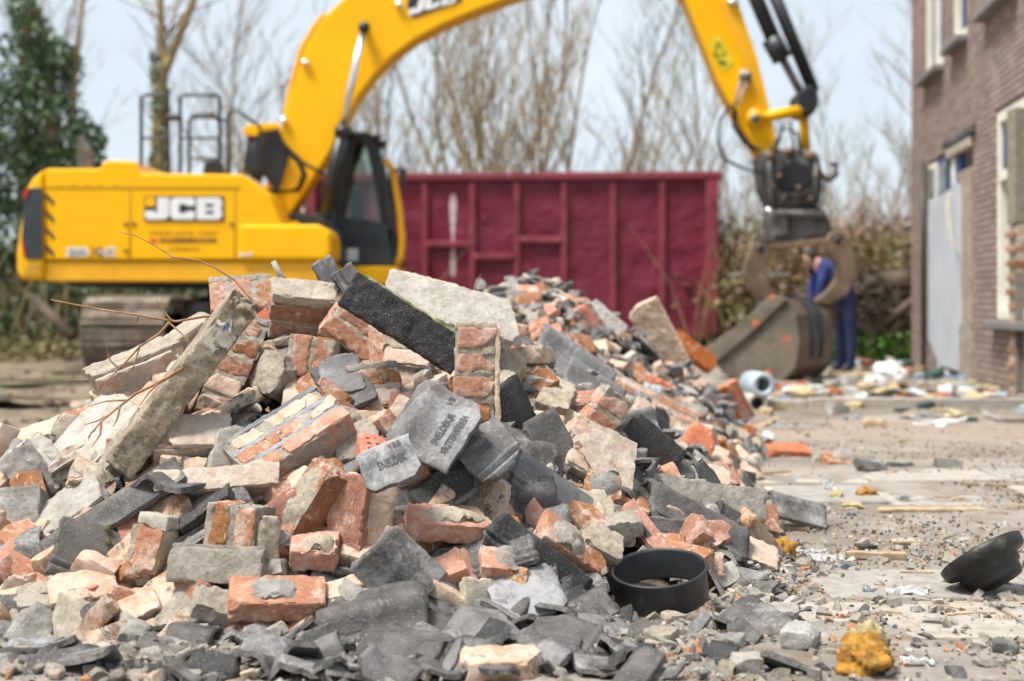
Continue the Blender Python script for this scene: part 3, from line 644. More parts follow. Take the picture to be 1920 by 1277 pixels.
box('top_rail', ((x0 + x1) / 2, -.02, CH - .04), (CL + .1, .16, .12), MT['red_trim'], ct, .02); box('top_rail', ((x0 + x1) / 2, CD + .05, CH - .04), (CL + .1, .16, .12), MT['red_trim'], ct, .02)
box('top_rail', (x1, CD / 2, CH - .035), (.14, CD - .1, .11), MT['red_trim'], ct, .02)
for px in (795, 885, 969, 1058, 1150, 1242):
    X = (px - 960) / FPX * 22.5 - .6; box('rib', (X, -.035, CH / 2 - .02), (.10, .07, CH - .2), MT['red_trim'], ct, .015)
box('rib', (x1 - .1, -.05, CH / 2 - .02), (.2, .1, CH - .2), MT['red_trim'], ct, .02); box('rib', (x0 + .1, -.05, CH / 2 - .02), (.2, .1, CH - .2), MT['red_trim'], ct, .02)
for px0, px1, py in ((797, 883, 457), (887, 967, 481), (971, 1056, 450)):
    X0 = (px0 - 960) / FPX * 22.5 - .6; X1 = (px1 - 960) / FPX * 22.5 - .6; Z = CAMH - (py - HOR) / FPX * 22.5 - .27
    box('cross_rib', ((X0 + X1) / 2, -.045, Z), (X1 - X0 - .02, .09, .10), MT['red_trim'], ct, .02)
bmp = bmesh.new(); rr_ = random.Random(3)   # drip of white paint
pts_l = []; pts_r = []
for i in range(24):
    t = i / 23; py = 362 + t * 155; w = (3.5 + 2.2 * math.sin(t * 9) + rr_.uniform(-1, 1)) * (1 if t < .5 else .7) + 1
    for sgn, L_ in ((-1, pts_l), (1, pts_r)):
        X = (848 + sgn * w - 960) / FPX * 22.5 - .6; Z = CAMH - (py - HOR) / FPX * 22.5 - .27; L_.append(bmp.verts.new((X, -.006 - (.085 if 450 < py < 462 else 0), Z)))
for i in range(23): bmp.faces.new((pts_l[i], pts_r[i], pts_r[i + 1], pts_l[i + 1]))
ob('paint_streak', bm_mesh('paint_streak', bmp), m_plain('faded_white_paint', (0.62, 0.50, 0.52), .6, 0, .1, 6, 0, (0.30, 0.06, 0.09), (.56, .68)), ct)
for sx in (x0 + .5, x1 - .6): box('skid', (sx, CD / 2, .02), (.18, CD, .1), MT['steel'], ct)
# ------------------------------------------------------------------ brick house on the right
FAR = Vector((5.09, 18.1, 0)); FD = Vector((-0.1187, -1.0, 0)).normalized()     # along the facade towards the camera
FN = Vector((FD.y, -FD.x, 0)) * 1.0                                             # outward normal (to the yard, -X)
if FN.x > 0: FN = -FN
FL, FHt = 11.0, 7.2
def s_at(px):
    Y = 2.942 / ((px - 960) / FPX - .1187); return (18.1 - Y) / -FD.y, Y
house = empty('brick_house', (FAR.x, FAR.y, 0)); tag(house, 'partly stripped brown brick house at the edge of the yard', 'house')
# local frame: x along the facade towards camera, y = into the building, z up
hm = Matrix.Identity(4); hm.col[0][:3] = FD; hm.col[1][:3] = -FN; hm.col[2][:3] = (0, 0, 1); hm.col[3][:3] = FAR
if hm.to_3x3().determinant() < 0: flip = -1
else: flip = 1
house.matrix_local = hm
openings = []                       # s0, s1, z0, z1
def zpx(px, py):
    s, Y = s_at(px); return CAMH - (py - HOR) / FPX * Y
WIN = dict(w1=(s_at(1735)[0], s_at(1770)[0], 3.5, 5.2), w2=(s_at(1787)[0], s_at(1814)[0], 3.58, 5.2), w3=(s_at(1850)[0], s_at(1850)[0] + 1.3, 3.6, 5.2),
           door=(s_at(1741)[0], s_at(1826)[0], 0.05, 2.5), w4=(s_at(1867)[0], s_at(1867)[0] + 1.9, .66, 2.58))
openings = list(WIN.values())
# mortar wall behind the bricks, cut round the openings
def wall_cells(S, Z, ops):
    ss = sorted({0, S, *[o[0] for o in ops], *[o[1] for o in ops]}); zs = sorted({-.2, Z, *[o[2] for o in ops], *[o[3] for o in ops]})
    for a, b in zip(ss, ss[1:]):
        for c, d in zip(zs, zs[1:]):
            mx_, mz_ = (a + b) / 2, (c + d) / 2
            if not any(o[0] < mx_ < o[1] and o[2] < mz_ < o[3] for o in ops): yield a, b, c, d
bm = bmesh.new()
for a, b, c, d in wall_cells(FL, FHt, openings): add_box(bm, ((a + b) / 2, .12, (c + d) / 2), (b - a, .2, d - c))
wallo = ob('wall', bm_mesh('wall', bm), m_plain('house_joint_mortar', (0.31, 0.255, 0.225), .95, 0, .12, 3), house)
# courses of bricks: far too small to pick apart, one joined relief
rb = random.Random(5); V = []; F = []; CA = []
course = .0625; bl_ = .22
def brickbox(s0, s1, z0, z1, pr):
    b = len(V)
    for y in (-.004 - pr, .03):
        V.extend([(s0, y, z0), (s1, y, z0), (s1, y, z1), (s0, y, z1)])
    for f_ in ((0, 1, 2, 3), (0, 4, 5, 1), (1, 5, 6, 2), (2, 6, 7, 3), (3, 7, 4, 0)): F.append(tuple(b + i for i in f_))
    c_ = rb.uniform(0, 1); CA.extend([c_] * 5)
for r_ in range(int(FHt / course)):
    z0 = r_ * course; z1 = z0 + course - .011; s = -(r_ % 2) * bl_ / 2
    while s < FL:
        s0 = max(0.0, s); s1 = min(FL, s + bl_ - .011); s += bl_
        segs = [(s0, s1)]
        for o in openings:
            if z1 > o[2] and z0 < o[3]:
                ns = []
                for a, b in segs:
                    if b <= o[0] or a >= o[1]: ns.append((a, b))
                    else:
                        if a < o[0]: ns.append((a, o[0]))
                        if b > o[1]: ns.append((o[1], b))
                segs = ns
        for a, b in segs:
            if b - a > .02: brickbox(a, b, z0, z1, rb.uniform(0, .004))
me = mesh_np('brick_courses', V, F, False)
at = me.attributes.new('tone', 'FLOAT', 'FACE'); at.data.foreach_set('value', np.array(CA, dtype=np.float32))
k = NT('house_brick'); an = k.n('ShaderNodeAttribute'); an.attribute_name = 'tone'; tcn = k.n('ShaderNodeTexCoord'); k.oc = tcn.outputs['Object']
c = k.mix(an.outputs['Fac'], (0.225, 0.16, 0.135), (0.33, 0.245, 0.21)); c = k.mix(k.ramp(k.noise(1.2, 5), .55, .75, 0, .6), c, (0.42, 0.37, 0.33))
MT['house_brick'] = k.out(c, .9, k.bump(k.noise(60, 4), .004))
o = ob('brick_courses', me, MT['house_brick'], wallo); o['kind'] = 'stuff'
# end wall and roof edge
box('end_wall', (-.02, 4.0 * 1, FHt / 2), (.2, 7.6, FHt), MT['house_brick'], house)
MT['frame'] = m_plain('cream_window_paint', (0.74, 0.72, 0.62), .5, 0, .05, 3); MT['sash'] = m_plain('blue_sash_paint', (0.02, 0.06, 0.17), .45, 0, .1, 3)
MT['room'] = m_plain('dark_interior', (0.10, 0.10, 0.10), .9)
def window(o, bars, sill=True, blue=True, name='window'):
    s0, s1, z0, z1 = o
    w = empty(name); w.parent = house; w.location = ((s0 + s1) / 2, 0, z0)
    wd, h = s1 - s0, z1 - z0; t = .10
    for x in (-wd / 2 + t / 2, wd / 2 - t / 2): box('jamb', (x, .07, h / 2), (t, .12, h), MT['frame'], w, .01)
    for z in (t / 2, h - t / 2): box('rail', (0, .07, z), (wd - 2 * t, .12, t), MT['frame'], w, .01)
    xs_ = [-wd / 2 + t] + [(-wd / 2 + b * wd) for b in bars] + [wd / 2 - t]
    for b in bars: box('mullion', (-wd / 2 + b * wd, .07, h / 2), (.09, .11, h - 2 * t), MT['frame'], w, .01)
    for a, b in zip(xs_, xs_[1:]):
        a_, b_ = a + .05, b - .05
        if b_ - a_ < .05: continue
        bm = bmesh.new()
        if blue:
            for x in (a_ + .025, b_ - .025): add_box(bm, (x, .1, h / 2), (.05, .06, h - 2.3 * t))
            for z in (t * 1.3, h - t * 1.3): add_box(bm, ((a_ + b_) / 2, .1, z), (b_ - a_ - .1, .06, .06))
            ob('sash', bm_mesh('sash', bm), MT['sash'], w)
        else: bm.free()
        box('pane', ((a_ + b_) / 2, .115, h / 2), (b_ - a_, .006, h - 2 * t), MT['winglass'], w)
    if sill: box('sill', (0, -.03, -.045), (wd + .1, .2, .07), m_plain('sill_stone', (0.20, 0.19, 0.18), .7), w, .012)
    box('reveal', (0, .9, h / 2), (wd + .6, .02, h + .4), MT['room'], w)  # flat dark sheet standing in for the dark interior
    return w
window(WIN['w1'], (.5,)); window(WIN['w2'], ()); window(WIN['w3'], (.5,))
w4 = window(WIN['w4'], (.42,), blue=False)
h4 = WIN['w4'][3] - WIN['w4'][2]
box('top_light', (-.62, .08, h4 - .35), (.34, .09, .36), MT['sash'], w4); box('transom', (-.55, .07, h4 - .6), (.7, .12, .08), MT['frame'], w4)
# stripped doorway: transom lights, grey board and bare jamb
s0, s1, z0, z1 = WIN['door']; dw = s1 - s0
dr = empty('doorway'); dr.parent = house; dr.location = (s0, 0, 0)
MT['board'] = m_plain('pale_grey_board', (0.47, 0.50, 0.54), .75, 0, .05, 1.6, 0, (0.42, 0.40, 0.38), (.62, .8))
bm = bmesh.new(); rb2 = random.Random(2); bp = []
for x, z in ((.10, 1.98), (.10, 2.0), (1.5, 2.06), (1.62, 2.22), (1.72, 2.08), (2.02, 2.06), (2.04, 1.3), (2.0, 1.02), (2.04, .6), (1.93, .5), (1.9, .10), (.8, .12), (.45, .26), (.10, .40)):
    bp.append((x * dw / 2.6, z))
prism('board', bp, -.02, .01, MT['board'], dr, .004)
box('jamb_block', (dw * .82, .05, 1.1), (dw * .26, .12, 2.2), m_mortar('raw_jamb', (0.28, 0.22, 0.17), (0.46, 0.40, 0.33)), dr, .02)
box('lintel', (dw * .75, -.01, 2.56), (dw * .62, .1, .08), MT['steel'], dr, .01); box('lintel_plaster', (dw * .75, -.004, 2.45), (dw * .5, .08, .12), MT['mortar'], dr, .02)
for a, b, m in ((.02, .2, 'frame'), (.24, .5, 'sash'), (.54, .62, 'frame'), (.64, .72, 'sash')):
    box('transom_light', ((a + b) / 2 * dw, .03, 2.22), ((b - a) * dw, .07, .46), MT[m], dr, .01)
for a, b in ((.05, .17), (.27, .47)): box('pane', ((a + b) / 2 * dw, -.012, 2.22), ((b - a) * dw, .006, .34), MT['winglass'], dr)
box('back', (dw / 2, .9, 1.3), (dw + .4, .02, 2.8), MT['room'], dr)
tube('loose_cable', [Vector((dw * .62, -.05, 2.0)), Vector((dw * .66, -.1, 1.9)), Vector((dw * .7, -.08, 1.5)), Vector((dw * .77, -.05, 1.35))], .010, MT['foam_pale'], dr, 6)
tube('drain_pipe', [Vector((s0 - .06 - s0, -.05, 0)), Vector((-.06, -.05, 2.5))], .025, MT['black'], dr, 8)
# broken stub of a cross wall
sY = 12.35; sX = 4.31
stub = empty('broken_wall_stub', (sX, sY, 0)); tag(stub, 'broken end of a brick cross wall with a plastered face beside the tall window', 'wall')
rb3 = random.Random(8)
for r_ in range(24):
    w_ = .30 + rb3.uniform(-.03, .03); z = r_ * .0625
    for i in range(2):
        box('brick', (.12 + i * .21 + (r_ % 2) * .05 + rb3.uniform(-.015, .015), rb3.uniform(-.01, .01), z + .03), (.20, .21, .05), MT['brick_brown'], stub, .004)
box('plaster_face', (.265, -.122, .55), (.5, .03, 1.05), m_mortar('brown_render', (0.20, 0.165, 0.13), (0.33, 0.28, 0.23)), stub, .008)
box('mortar_core', (.255, 0, .74), (.43, .206, 1.49), MT['mortar'], stub, .01)
box('upper_render', (.25, .0, 2.0), (.46, .2, 1.0), m_mortar('grey_render', (0.22, 0.19, 0.15), (0.35, 0.31, 0.26)), stub, .01)

# ------------------------------------------------------------------ trees and undergrowth behind the yard
MT['bark'] = m_plain('bark_brown', (0.31, 0.22, 0.125), .9, 0, .25, 3, .1); MT['bark_dark'] = m_plain('bark_dark', (0.11, 0.08, 0.055), .95, 0, .3, 4, .3); MT['bark_grey'] = m_plain('bark_grey', (0.33, 0.29, 0.235), .9, 0, .25, 3, .1); MT['bark_olive'] = m_plain('bark_olive', (0.32, 0.24, 0.115), .9, 0, .25, 3, .1)
def m_leaf(name, a, b):
    k = NT(name); k.obj(); c = k.mix(k.ramp(k.noise(3.0, 4), .3, .7), a, b)
    c = k.mix(k.ramp(k.noise(40, 2), .4, .7, 0, .6), c, tuple(x * 1.7 for x in b))
    k.out(c, .55); 
    return k.m
MT['ivy'] = m_leaf('ivy_leaf', (0.045, 0.08, 0.04), (0.09, 0.15, 0.07)); MT['leaf'] = m_leaf('shrub_leaf', (0.10, 0.09, 0.035), (0.19, 0.16, 0.06)); MT['dry'] = m_leaf('dry_leaf', (0.15, 0.085, 0.045), (0.26, 0.16, 0.09)); MT['pinkleaf'] = m_leaf('dry_hedge_leaf', (0.20, 0.10, 0.085), (0.30, 0.19, 0.15))
MT['fern'] = m_leaf('bright_leaf', (0.05, 0.13, 0.012), (0.11, 0.22, 0.03))

def branch_tree(seed, h, r, stems=1, lean=.06, dens=1.0, spread=.55, crown0=.3):
    rg = random.Random(seed); trunk = []; twigs = []
    def grow(p, d, L, rad, lev, lst, up):
        n = 5 if lev < 2 else 4; pts = [p.copy()]; rads = [rad]; d = d.copy()
        for i in range(n):
            d = (d + Vector((rg.gauss(0, .10), rg.gauss(0, .10), up + rg.gauss(0, .05)))).normalized()
            p = p + d * (L / n); pts.append(p.copy()); rads.append(max(rad * (1 - .75 * (i + 1) / n), .0045))
        lst.append((pts, rads))
        return pts, rads
    for s in range(stems):
        an = rg.uniform(0, 6.28); d = Vector((math.cos(an) * lean * (2.0 if stems > 1 else 1), math.sin(an) * lean, 1)).normalized()
        hh = h * rg.uniform(.75, 1.0); p0 = Vector((math.cos(an) * .12 * (stems > 1), math.sin(an) * .12 * (stems > 1), -.1))
        pts, rads = grow(p0, d, hh, r * rg.uniform(.7, 1), 0, trunk, .04)
        nb = int(hh * 2.3 * dens)
        for b in range(nb):
            t = crown0 + (1 - crown0) * (b + rg.random()) / nb; i = min(int(t * 5), 4); f = t * 5 - i
            p = pts[i].lerp(pts[i + 1], f); a2 = rg.uniform(0, 6.28)
            bd = Vector((math.cos(a2) * spread, math.sin(a2) * spread, rg.uniform(.5, 1.1))).normalized()
            bp_, br = grow(p, bd, hh * rg.uniform(.16, .34) * (1.25 - t * .7), max(rads[i] * .5, .012), 1, twigs, .06)
            for c_ in range(int(4 * dens) + 1):
                j = rg.randint(1, 4); a3 = rg.uniform(0, 6.28); cd = (bd + Vector((math.cos(a3), math.sin(a3), rg.uniform(0, .9))) * .75).normalized()
                tp, tr_ = grow(bp_[j], cd, hh * rg.uniform(.06, .14), .011, 2, twigs, .05)
                for e in range(2 if stems == 1 else 1):
                    a4 = rg.uniform(0, 6.28); grow(tp[rg.randint(1, 3)], (cd + Vector((math.cos(a4), math.sin(a4), .4)) * .7).normalized(), hh * rg.uniform(.03, .07), .007, 2, twigs, .03)
    return tubes_mesh('trunk', trunk, 7), tubes_mesh('crown', twigs, 3)

def leaf_cloud(name, centers, n, size, seed, m, flat=1.0):
    """leaf-sized quads through a set of ellipsoids (cx,cy,cz,rx,ry,rz)"""
    rg = np.random.RandomState(seed); P = []
    w = np.array([c[3] * c[4] * c[5] for c in centers]) ** .7; w /= w.sum()
    idx = rg.choice(len(centers), n, p=w); C = np.array(centers)[idx]
    d = rg.normal(size=(n, 3)); d /= np.linalg.norm(d, axis=1)[:, None]; rad = rg.uniform(.35, 1.05, n) ** .6
    p = C[:, :3] + d * rad[:, None] * C[:, 3:6]
    p += .25 * C[:, 3:6] * np.stack([vnoise(p * 2.1, 1), vnoise(p * 2.1, 2), vnoise(p * 2.1, 3)], 1)
    a = rg.normal(size=(n, 3)); a /= np.linalg.norm(a, axis=1)[:, None]; b = np.cross(a, rg.normal(size=(n, 3))); b /= np.linalg.norm(b, axis=1)[:, None]
    s = size * rg.uniform(.6, 1.3, n)[:, None]
    v = np.stack([p - a * s, p + b * s * .45, p + a * s, p - b * s * .45], 1).reshape(-1, 3)
    return mesh_np(name, v, np.arange(4 * n).reshape(-1, 4), False)

protos = {}
def tree(kind, px, Y, label, scale=1.0, rz=0.0, group=None, bark='bark', base=575):
    key = kind
    if key not in protos:
        protos[key] = {'tall': lambda: branch_tree(1, 9.5, .065, 1, .05, .8, .45), 'tall2': lambda: branch_tree(2, 10.5, .058, 1, .09, .85, .5),
            'coppice': lambda: branch_tree(3, 8.5, .058, 7, .16, .68, .35), 'coppice2': lambda: branch_tree(4, 7.5, .050, 8, .20, .62, .4), 'bushy': lambda: branch_tree(5, 5.5, .034, 8, .30, 1.0, .7, .1),
            'wide': lambda: branch_tree(6, 8, .08, 1, .05, 1.3, .95, .25)}[key]()
    tm, cm = protos[key]
    x = (px - 960) / FPX * Y; t = empty('bare_tree', (x, Y, gz(x, Y)), rz); t.scale = (scale,) * 3
    tag(t, label, 'tree', group)
    ob('trunk', tm, MT[bark], t); ob('crown', cm, MT[bark], t); return t
rt = random.Random(21)
LT = [('tall2', 405, 31, 'slender bare tree seen between the excavator handrails and its boom', 1.0), ('tall', 190, 34, 'thin bare tree just beside the dark evergreen crown', 1.0), ('tall2', 120, 29, 'bare stem rising out of the dark evergreen foliage', .9),
      ('wide', 480, 38, 'wide bare tree behind the excavator boom foot', 1.0), ('coppice', 725, 30, 'bare many-stemmed tree framed under the bend of the boom', .85), ('coppice', 868, 28, 'tall brown many-stemmed tree above the container, under the raised boom', 1.0),
      ('coppice2', 985, 27, 'golden brown many-stemmed tree above the middle of the container', 1.05), ('bushy', 1075, 29, 'spreading bare bush above the container top', 1.0), ('coppice2', 1170, 31, 'bare coppiced tree above the right half of the container', .9), ('tall', 1128, 33, 'slim straight bare tree left of the dipper arm', 1.0), ('tall2', 1262, 33, 'slim bare tree just left of the dipper arm', .95),
      ('coppice2', 1395, 27, 'low twiggy bare tree behind the dipper arm hoses', .6), ('bushy', 1300, 26, 'tangled bare bush beside the container end', .75), ('tall2', 1575, 30, 'slim bare tree right of the coupler', .62), ('tall', 1652, 34, 'bare tree beside the brick house corner', .85), ('wide', 1700, 27, 'bare tree whose branches reach in front of the sky by the house', .85),
      ('coppice', 1620, 36, 'distant coppiced tree between coupler and house', .6), ('tall', 640, 36, 'distant bare tree beside the cab roof', .9), ('tall', 20, 31, 'bare tree at the far left edge of the yard', 1.0), ('tall', 820, 42, 'distant pale bare tree under the boom', 1.0), ('tall2', 1060, 44, 'distant pale bare tree behind the container', 1.0), ('wide', 330, 42, 'distant bare tree behind the handrails', .95), ('coppice', 560, 33, 'bare coppiced tree half hidden behind the boom', .8), ('tall2', 930, 34, 'lone straight bare tree between two coppiced ones', .95), ('wide', 1480, 46, 'faint distant bare tree behind the coupler', .8), ('bushy', 790, 31, 'tangled bare bush above the container near the cab', .9)]
for i, (kd, px, Y, lab, sc_) in enumerate(LT):
    tree(kd, px, Y, lab, sc_, rt.uniform(0, 6), 'bare trees behind the yard', rt.choice(['bark', 'bark_grey', 'bark_olive']))
# forked ivy-clad tree behind the handrails
def P(px, py, Y): return P3(px, py, Y)
ft = empty('forked_tree', (P(297, 575, 24).x, 24, .2)); tag(ft, 'ivy-clad forked tree rising behind the excavator handrails', 'tree')
def rel(px, py, Y, o): return P3(px, py, Y) - o.location
pts = [rel(296, 680, 24, ft), rel(296, 450, 24, ft), rel(297, 250, 24, ft), rel(303, 140, 24, ft), rel(308, 120, 24, ft)]
ob('trunk', tubes_mesh('trunk', [(pts, [.17, .15, .12, .10, .09]), ([rel(308, 125, 24, ft), rel(302, 60, 24, ft), rel(300, -40, 24, ft), rel(298, -200, 24, ft)], [.075, .06, .05, .03]), ([rel(310, 130, 24, ft), rel(335, 70, 24, ft), rel(358, 15, 24, ft), rel(380, -60, 24, ft), rel(420, -200, 24, ft)], [.085, .07, .065, .05, .03])], 8), MT['bark_olive'], ft)
rg = random.Random(4); tw = []
for i in range(60):
    py = rg.uniform(-150, 120); b0 = rel(300 + (rg.random() < .5) * (120 - py) * .3, py, 24, ft); d = Vector((rg.gauss(0, 1), rg.gauss(0, .6), rg.uniform(.2, 1))).normalized()
    L_ = rg.uniform(.5, 1.6); tw.append(([b0, b0 + d * L_ * .5 + Vector((0, 0, .05)), b0 + d * L_ + Vector((0, 0, .25))], [.016, .01, .005]))
ob('crown', tubes_mesh('crown', tw, 3), MT['bark_olive'], ft)
ob('ivy', leaf_cloud('ivy', [tuple(rel(297, py, 24, ft)) + (.16, .16, .4) for py in range(130, 600, 40)], 2200, .05, 5, None), MT['ivy'], ft)
# dark evergreen at the left
ev = empty('evergreen_tree', (P(90, 575, 23).x, 23, .2)); tag(ev, 'dark evergreen tree with dense foliage at the left edge', 'tree')
ob('trunk', tubes_mesh('trunk', [([rel(85, 680, 23, ev), rel(88, 400, 23, ev), rel(95, 100, 23, ev), rel(60, 10, 23, ev), rel(20, -80, 23, ev)], [.16, .13, .1, .07, .04]), ([rel(40, 680, 23, ev), rel(45, 300, 23, ev), rel(50, 60, 23, ev), rel(75, -60, 23, ev)], [.13, .1, .07, .04]), ([rel(128, 660, 23, ev), rel(135, 250, 23, ev), rel(140, 120, 23, ev), rel(165, -60, 23, ev)], [.09, .07, .05, .02])], 7), MT['bark'], ev)
cs = []
for px, py, rx, rz in ((30, 130, .6, .5), (85, 150, .55, .6), (40, 240, .7, .7), (105, 240, .6, .7), (60, 340, .7, .6), (125, 330, .5, .5), (165, 255, .32, .25), (30, 430, .7, .7), (110, 110, .35, .4), (-30, 250, .8, 1.2), (60, 60, .3, .35), (45, 20, .25, .3), (150, 300, .4, .3)):
    cs.append(tuple(rel(px, py, 23, ev)) + (rx, .6, rz))
ob('crown', leaf_cloud('crown', cs, 9000, .07, 6, None), MT['ivy'], ev)
# undergrowth belt: reads as one mass
def belt(name, label, x0, x1, y0, y1, z0, z1, n, size, seed, m):
    rg = np.random.RandomState(seed); cs = []
    for i in range(26):
        x = rg.uniform(x0, x1); y = rg.uniform(y0, y1); h = rg.uniform(.6, 1.0) * (z1 - z0); cs.append((x, y, z0 + h * .5, (x1 - x0) * .09 + .3, .5, h * .55))
    o = ob(name, leaf_cloud(name, cs, n, size, seed, None), MT[m]); tag(o, label, 'undergrowth', None, 'stuff')
belt('undergrowth', 'dark green undergrowth behind the excavator tracks', -9.5, -2.2, 22.5, 25, .1, 1.9, 16000, .07, 1, 'ivy')
belt('undergrowth', 'brown dry scrub behind the excavator', -10, -1, 24, 27, .2, 2.1, 9000, .07, 2, 'dry')
belt('undergrowth', 'olive green scrub between the container and the house', 3.4, 7.5, 21.8, 25, .2, 2.2, 8000, .07, 3, 'leaf')
belt('undergrowth', 'dry pinkish hedge beyond the worker', 4.2, 8.0, 24, 27, .2, 2.7, 9000, .07, 4, 'pinkleaf')
belt('undergrowth', 'dry brown brush beside the container end', 2.9, 8.0, 22, 26, .2, 2.2, 11000, .07, 5, 'dry')
belt('undergrowth', 'bright green weeds at the foot of the house corner', 4.3, 6.2, 19.6, 21, .0, .5, 4000, .05, 6, 'fern')
belt('undergrowth', 'low green weeds beside the muddy ruts', -9, -4.5, 20, 22, .0, .35, 3500, .05, 7, 'leaf')
belt('undergrowth', 'far scrub closing the view behind the container', -12, 14, 44, 52, .2, 3.4, 12000, .16, 8, 'dry')
rs = random.Random(77)
tw = []
for i in range(900):
    x = rs.uniform(2.8, 7.6); y = rs.uniform(22, 26); L_ = rs.uniform(.9, 2.9); a = rs.gauss(0, .22)
    tw.append(([Vector((x, y, .1)), Vector((x + a * L_ * .4, y + rs.gauss(0, .1), L_ * .55)), Vector((x + a * L_ * 1.2, y, L_))], [.012, .009, .004]))
for i in range(700):
    x = rs.uniform(-10, -1.5); y = rs.uniform(22, 26); L_ = rs.uniform(.9, 2.6); a = rs.gauss(0, .22)
    tw.append(([Vector((x, y, .1)), Vector((x + a * L_ * .4, y + rs.gauss(0, .1), L_ * .55)), Vector((x + a * L_ * 1.2, y, L_))], [.014, .01, .005]))
tag(ob('brushwood', tubes_mesh('brushwood', tw, 3), MT['bark_olive']), 'thicket of bare upright shoots closing the yard', 'brushwood', None, 'stuff')
tw = []
for i in range(320):
    x = rs.uniform(4.4, 6.0); y = rs.uniform(19.8, 21.6); z = rs.uniform(.1, 1.15); d_ = Vector((rs.gauss(0, 1), rs.gauss(0, .5), rs.gauss(.1, .5))).normalized() * rs.uniform(.3, .9); p_ = Vector((x, y, z))
    tw.append(([p_, p_ + d_ * .5 + Vector((0, 0, rs.gauss(0, .06))), p_ + d_], [rs.uniform(.012, .035), .014, .006]))
tag(ob('brushwood', tubes_mesh('brushwood', tw, 4), MT['bark_dark']), 'tangled dark heap of branches behind the worker', 'brushwood', None, 'stuff')
# fallen trunk and root plate by the house, leaning pole at left, guard rail
def log(pts, rad, label, m='bark', name='fallen_log'):
    o = tube(name, [Vector(p) for p in pts], rad, MT[m], None, 10); tag(o, label, 'log'); return o
log([P(1600, 560, 21), P(1650, 530, 20.6), P(1712, 522, 20.2)], [.17, .15, .13], 'thick fallen trunk lying in the scrub behind the worker', 'bark_dark')
log([P(1640, 640, 20), P(1680, 590, 19.8), P(1715, 560, 19.6)], [.07, .06, .05], 'thin leaning branch by the house corner', 'bark_dark', 'fallen_branch')
log([P(65, 560, 20.5), P(100, 595, 20.3), P(138, 632, 20.1)], [.07, .075, .08], 'leaning cut branch beside the rear end of the track', 'bark_dark', 'fallen_branch')
gr = empty('guard_rail', (P(1400, 515, 20.9).x, 20.9, .2)); tag(gr, 'pale steel guard rail behind the bucket', 'guard rail')
box('rail_beam', (.25, .5, P(1400, 515, 20.9).z - .2), (.9, .04, .05), m_plain('galvanised', (.24, .24, .23), .6, .2), gr, .02)
for x in (.2,): box('post', (x, .06, .5), (.08, .05, 1.1), MT['steel'], gr)

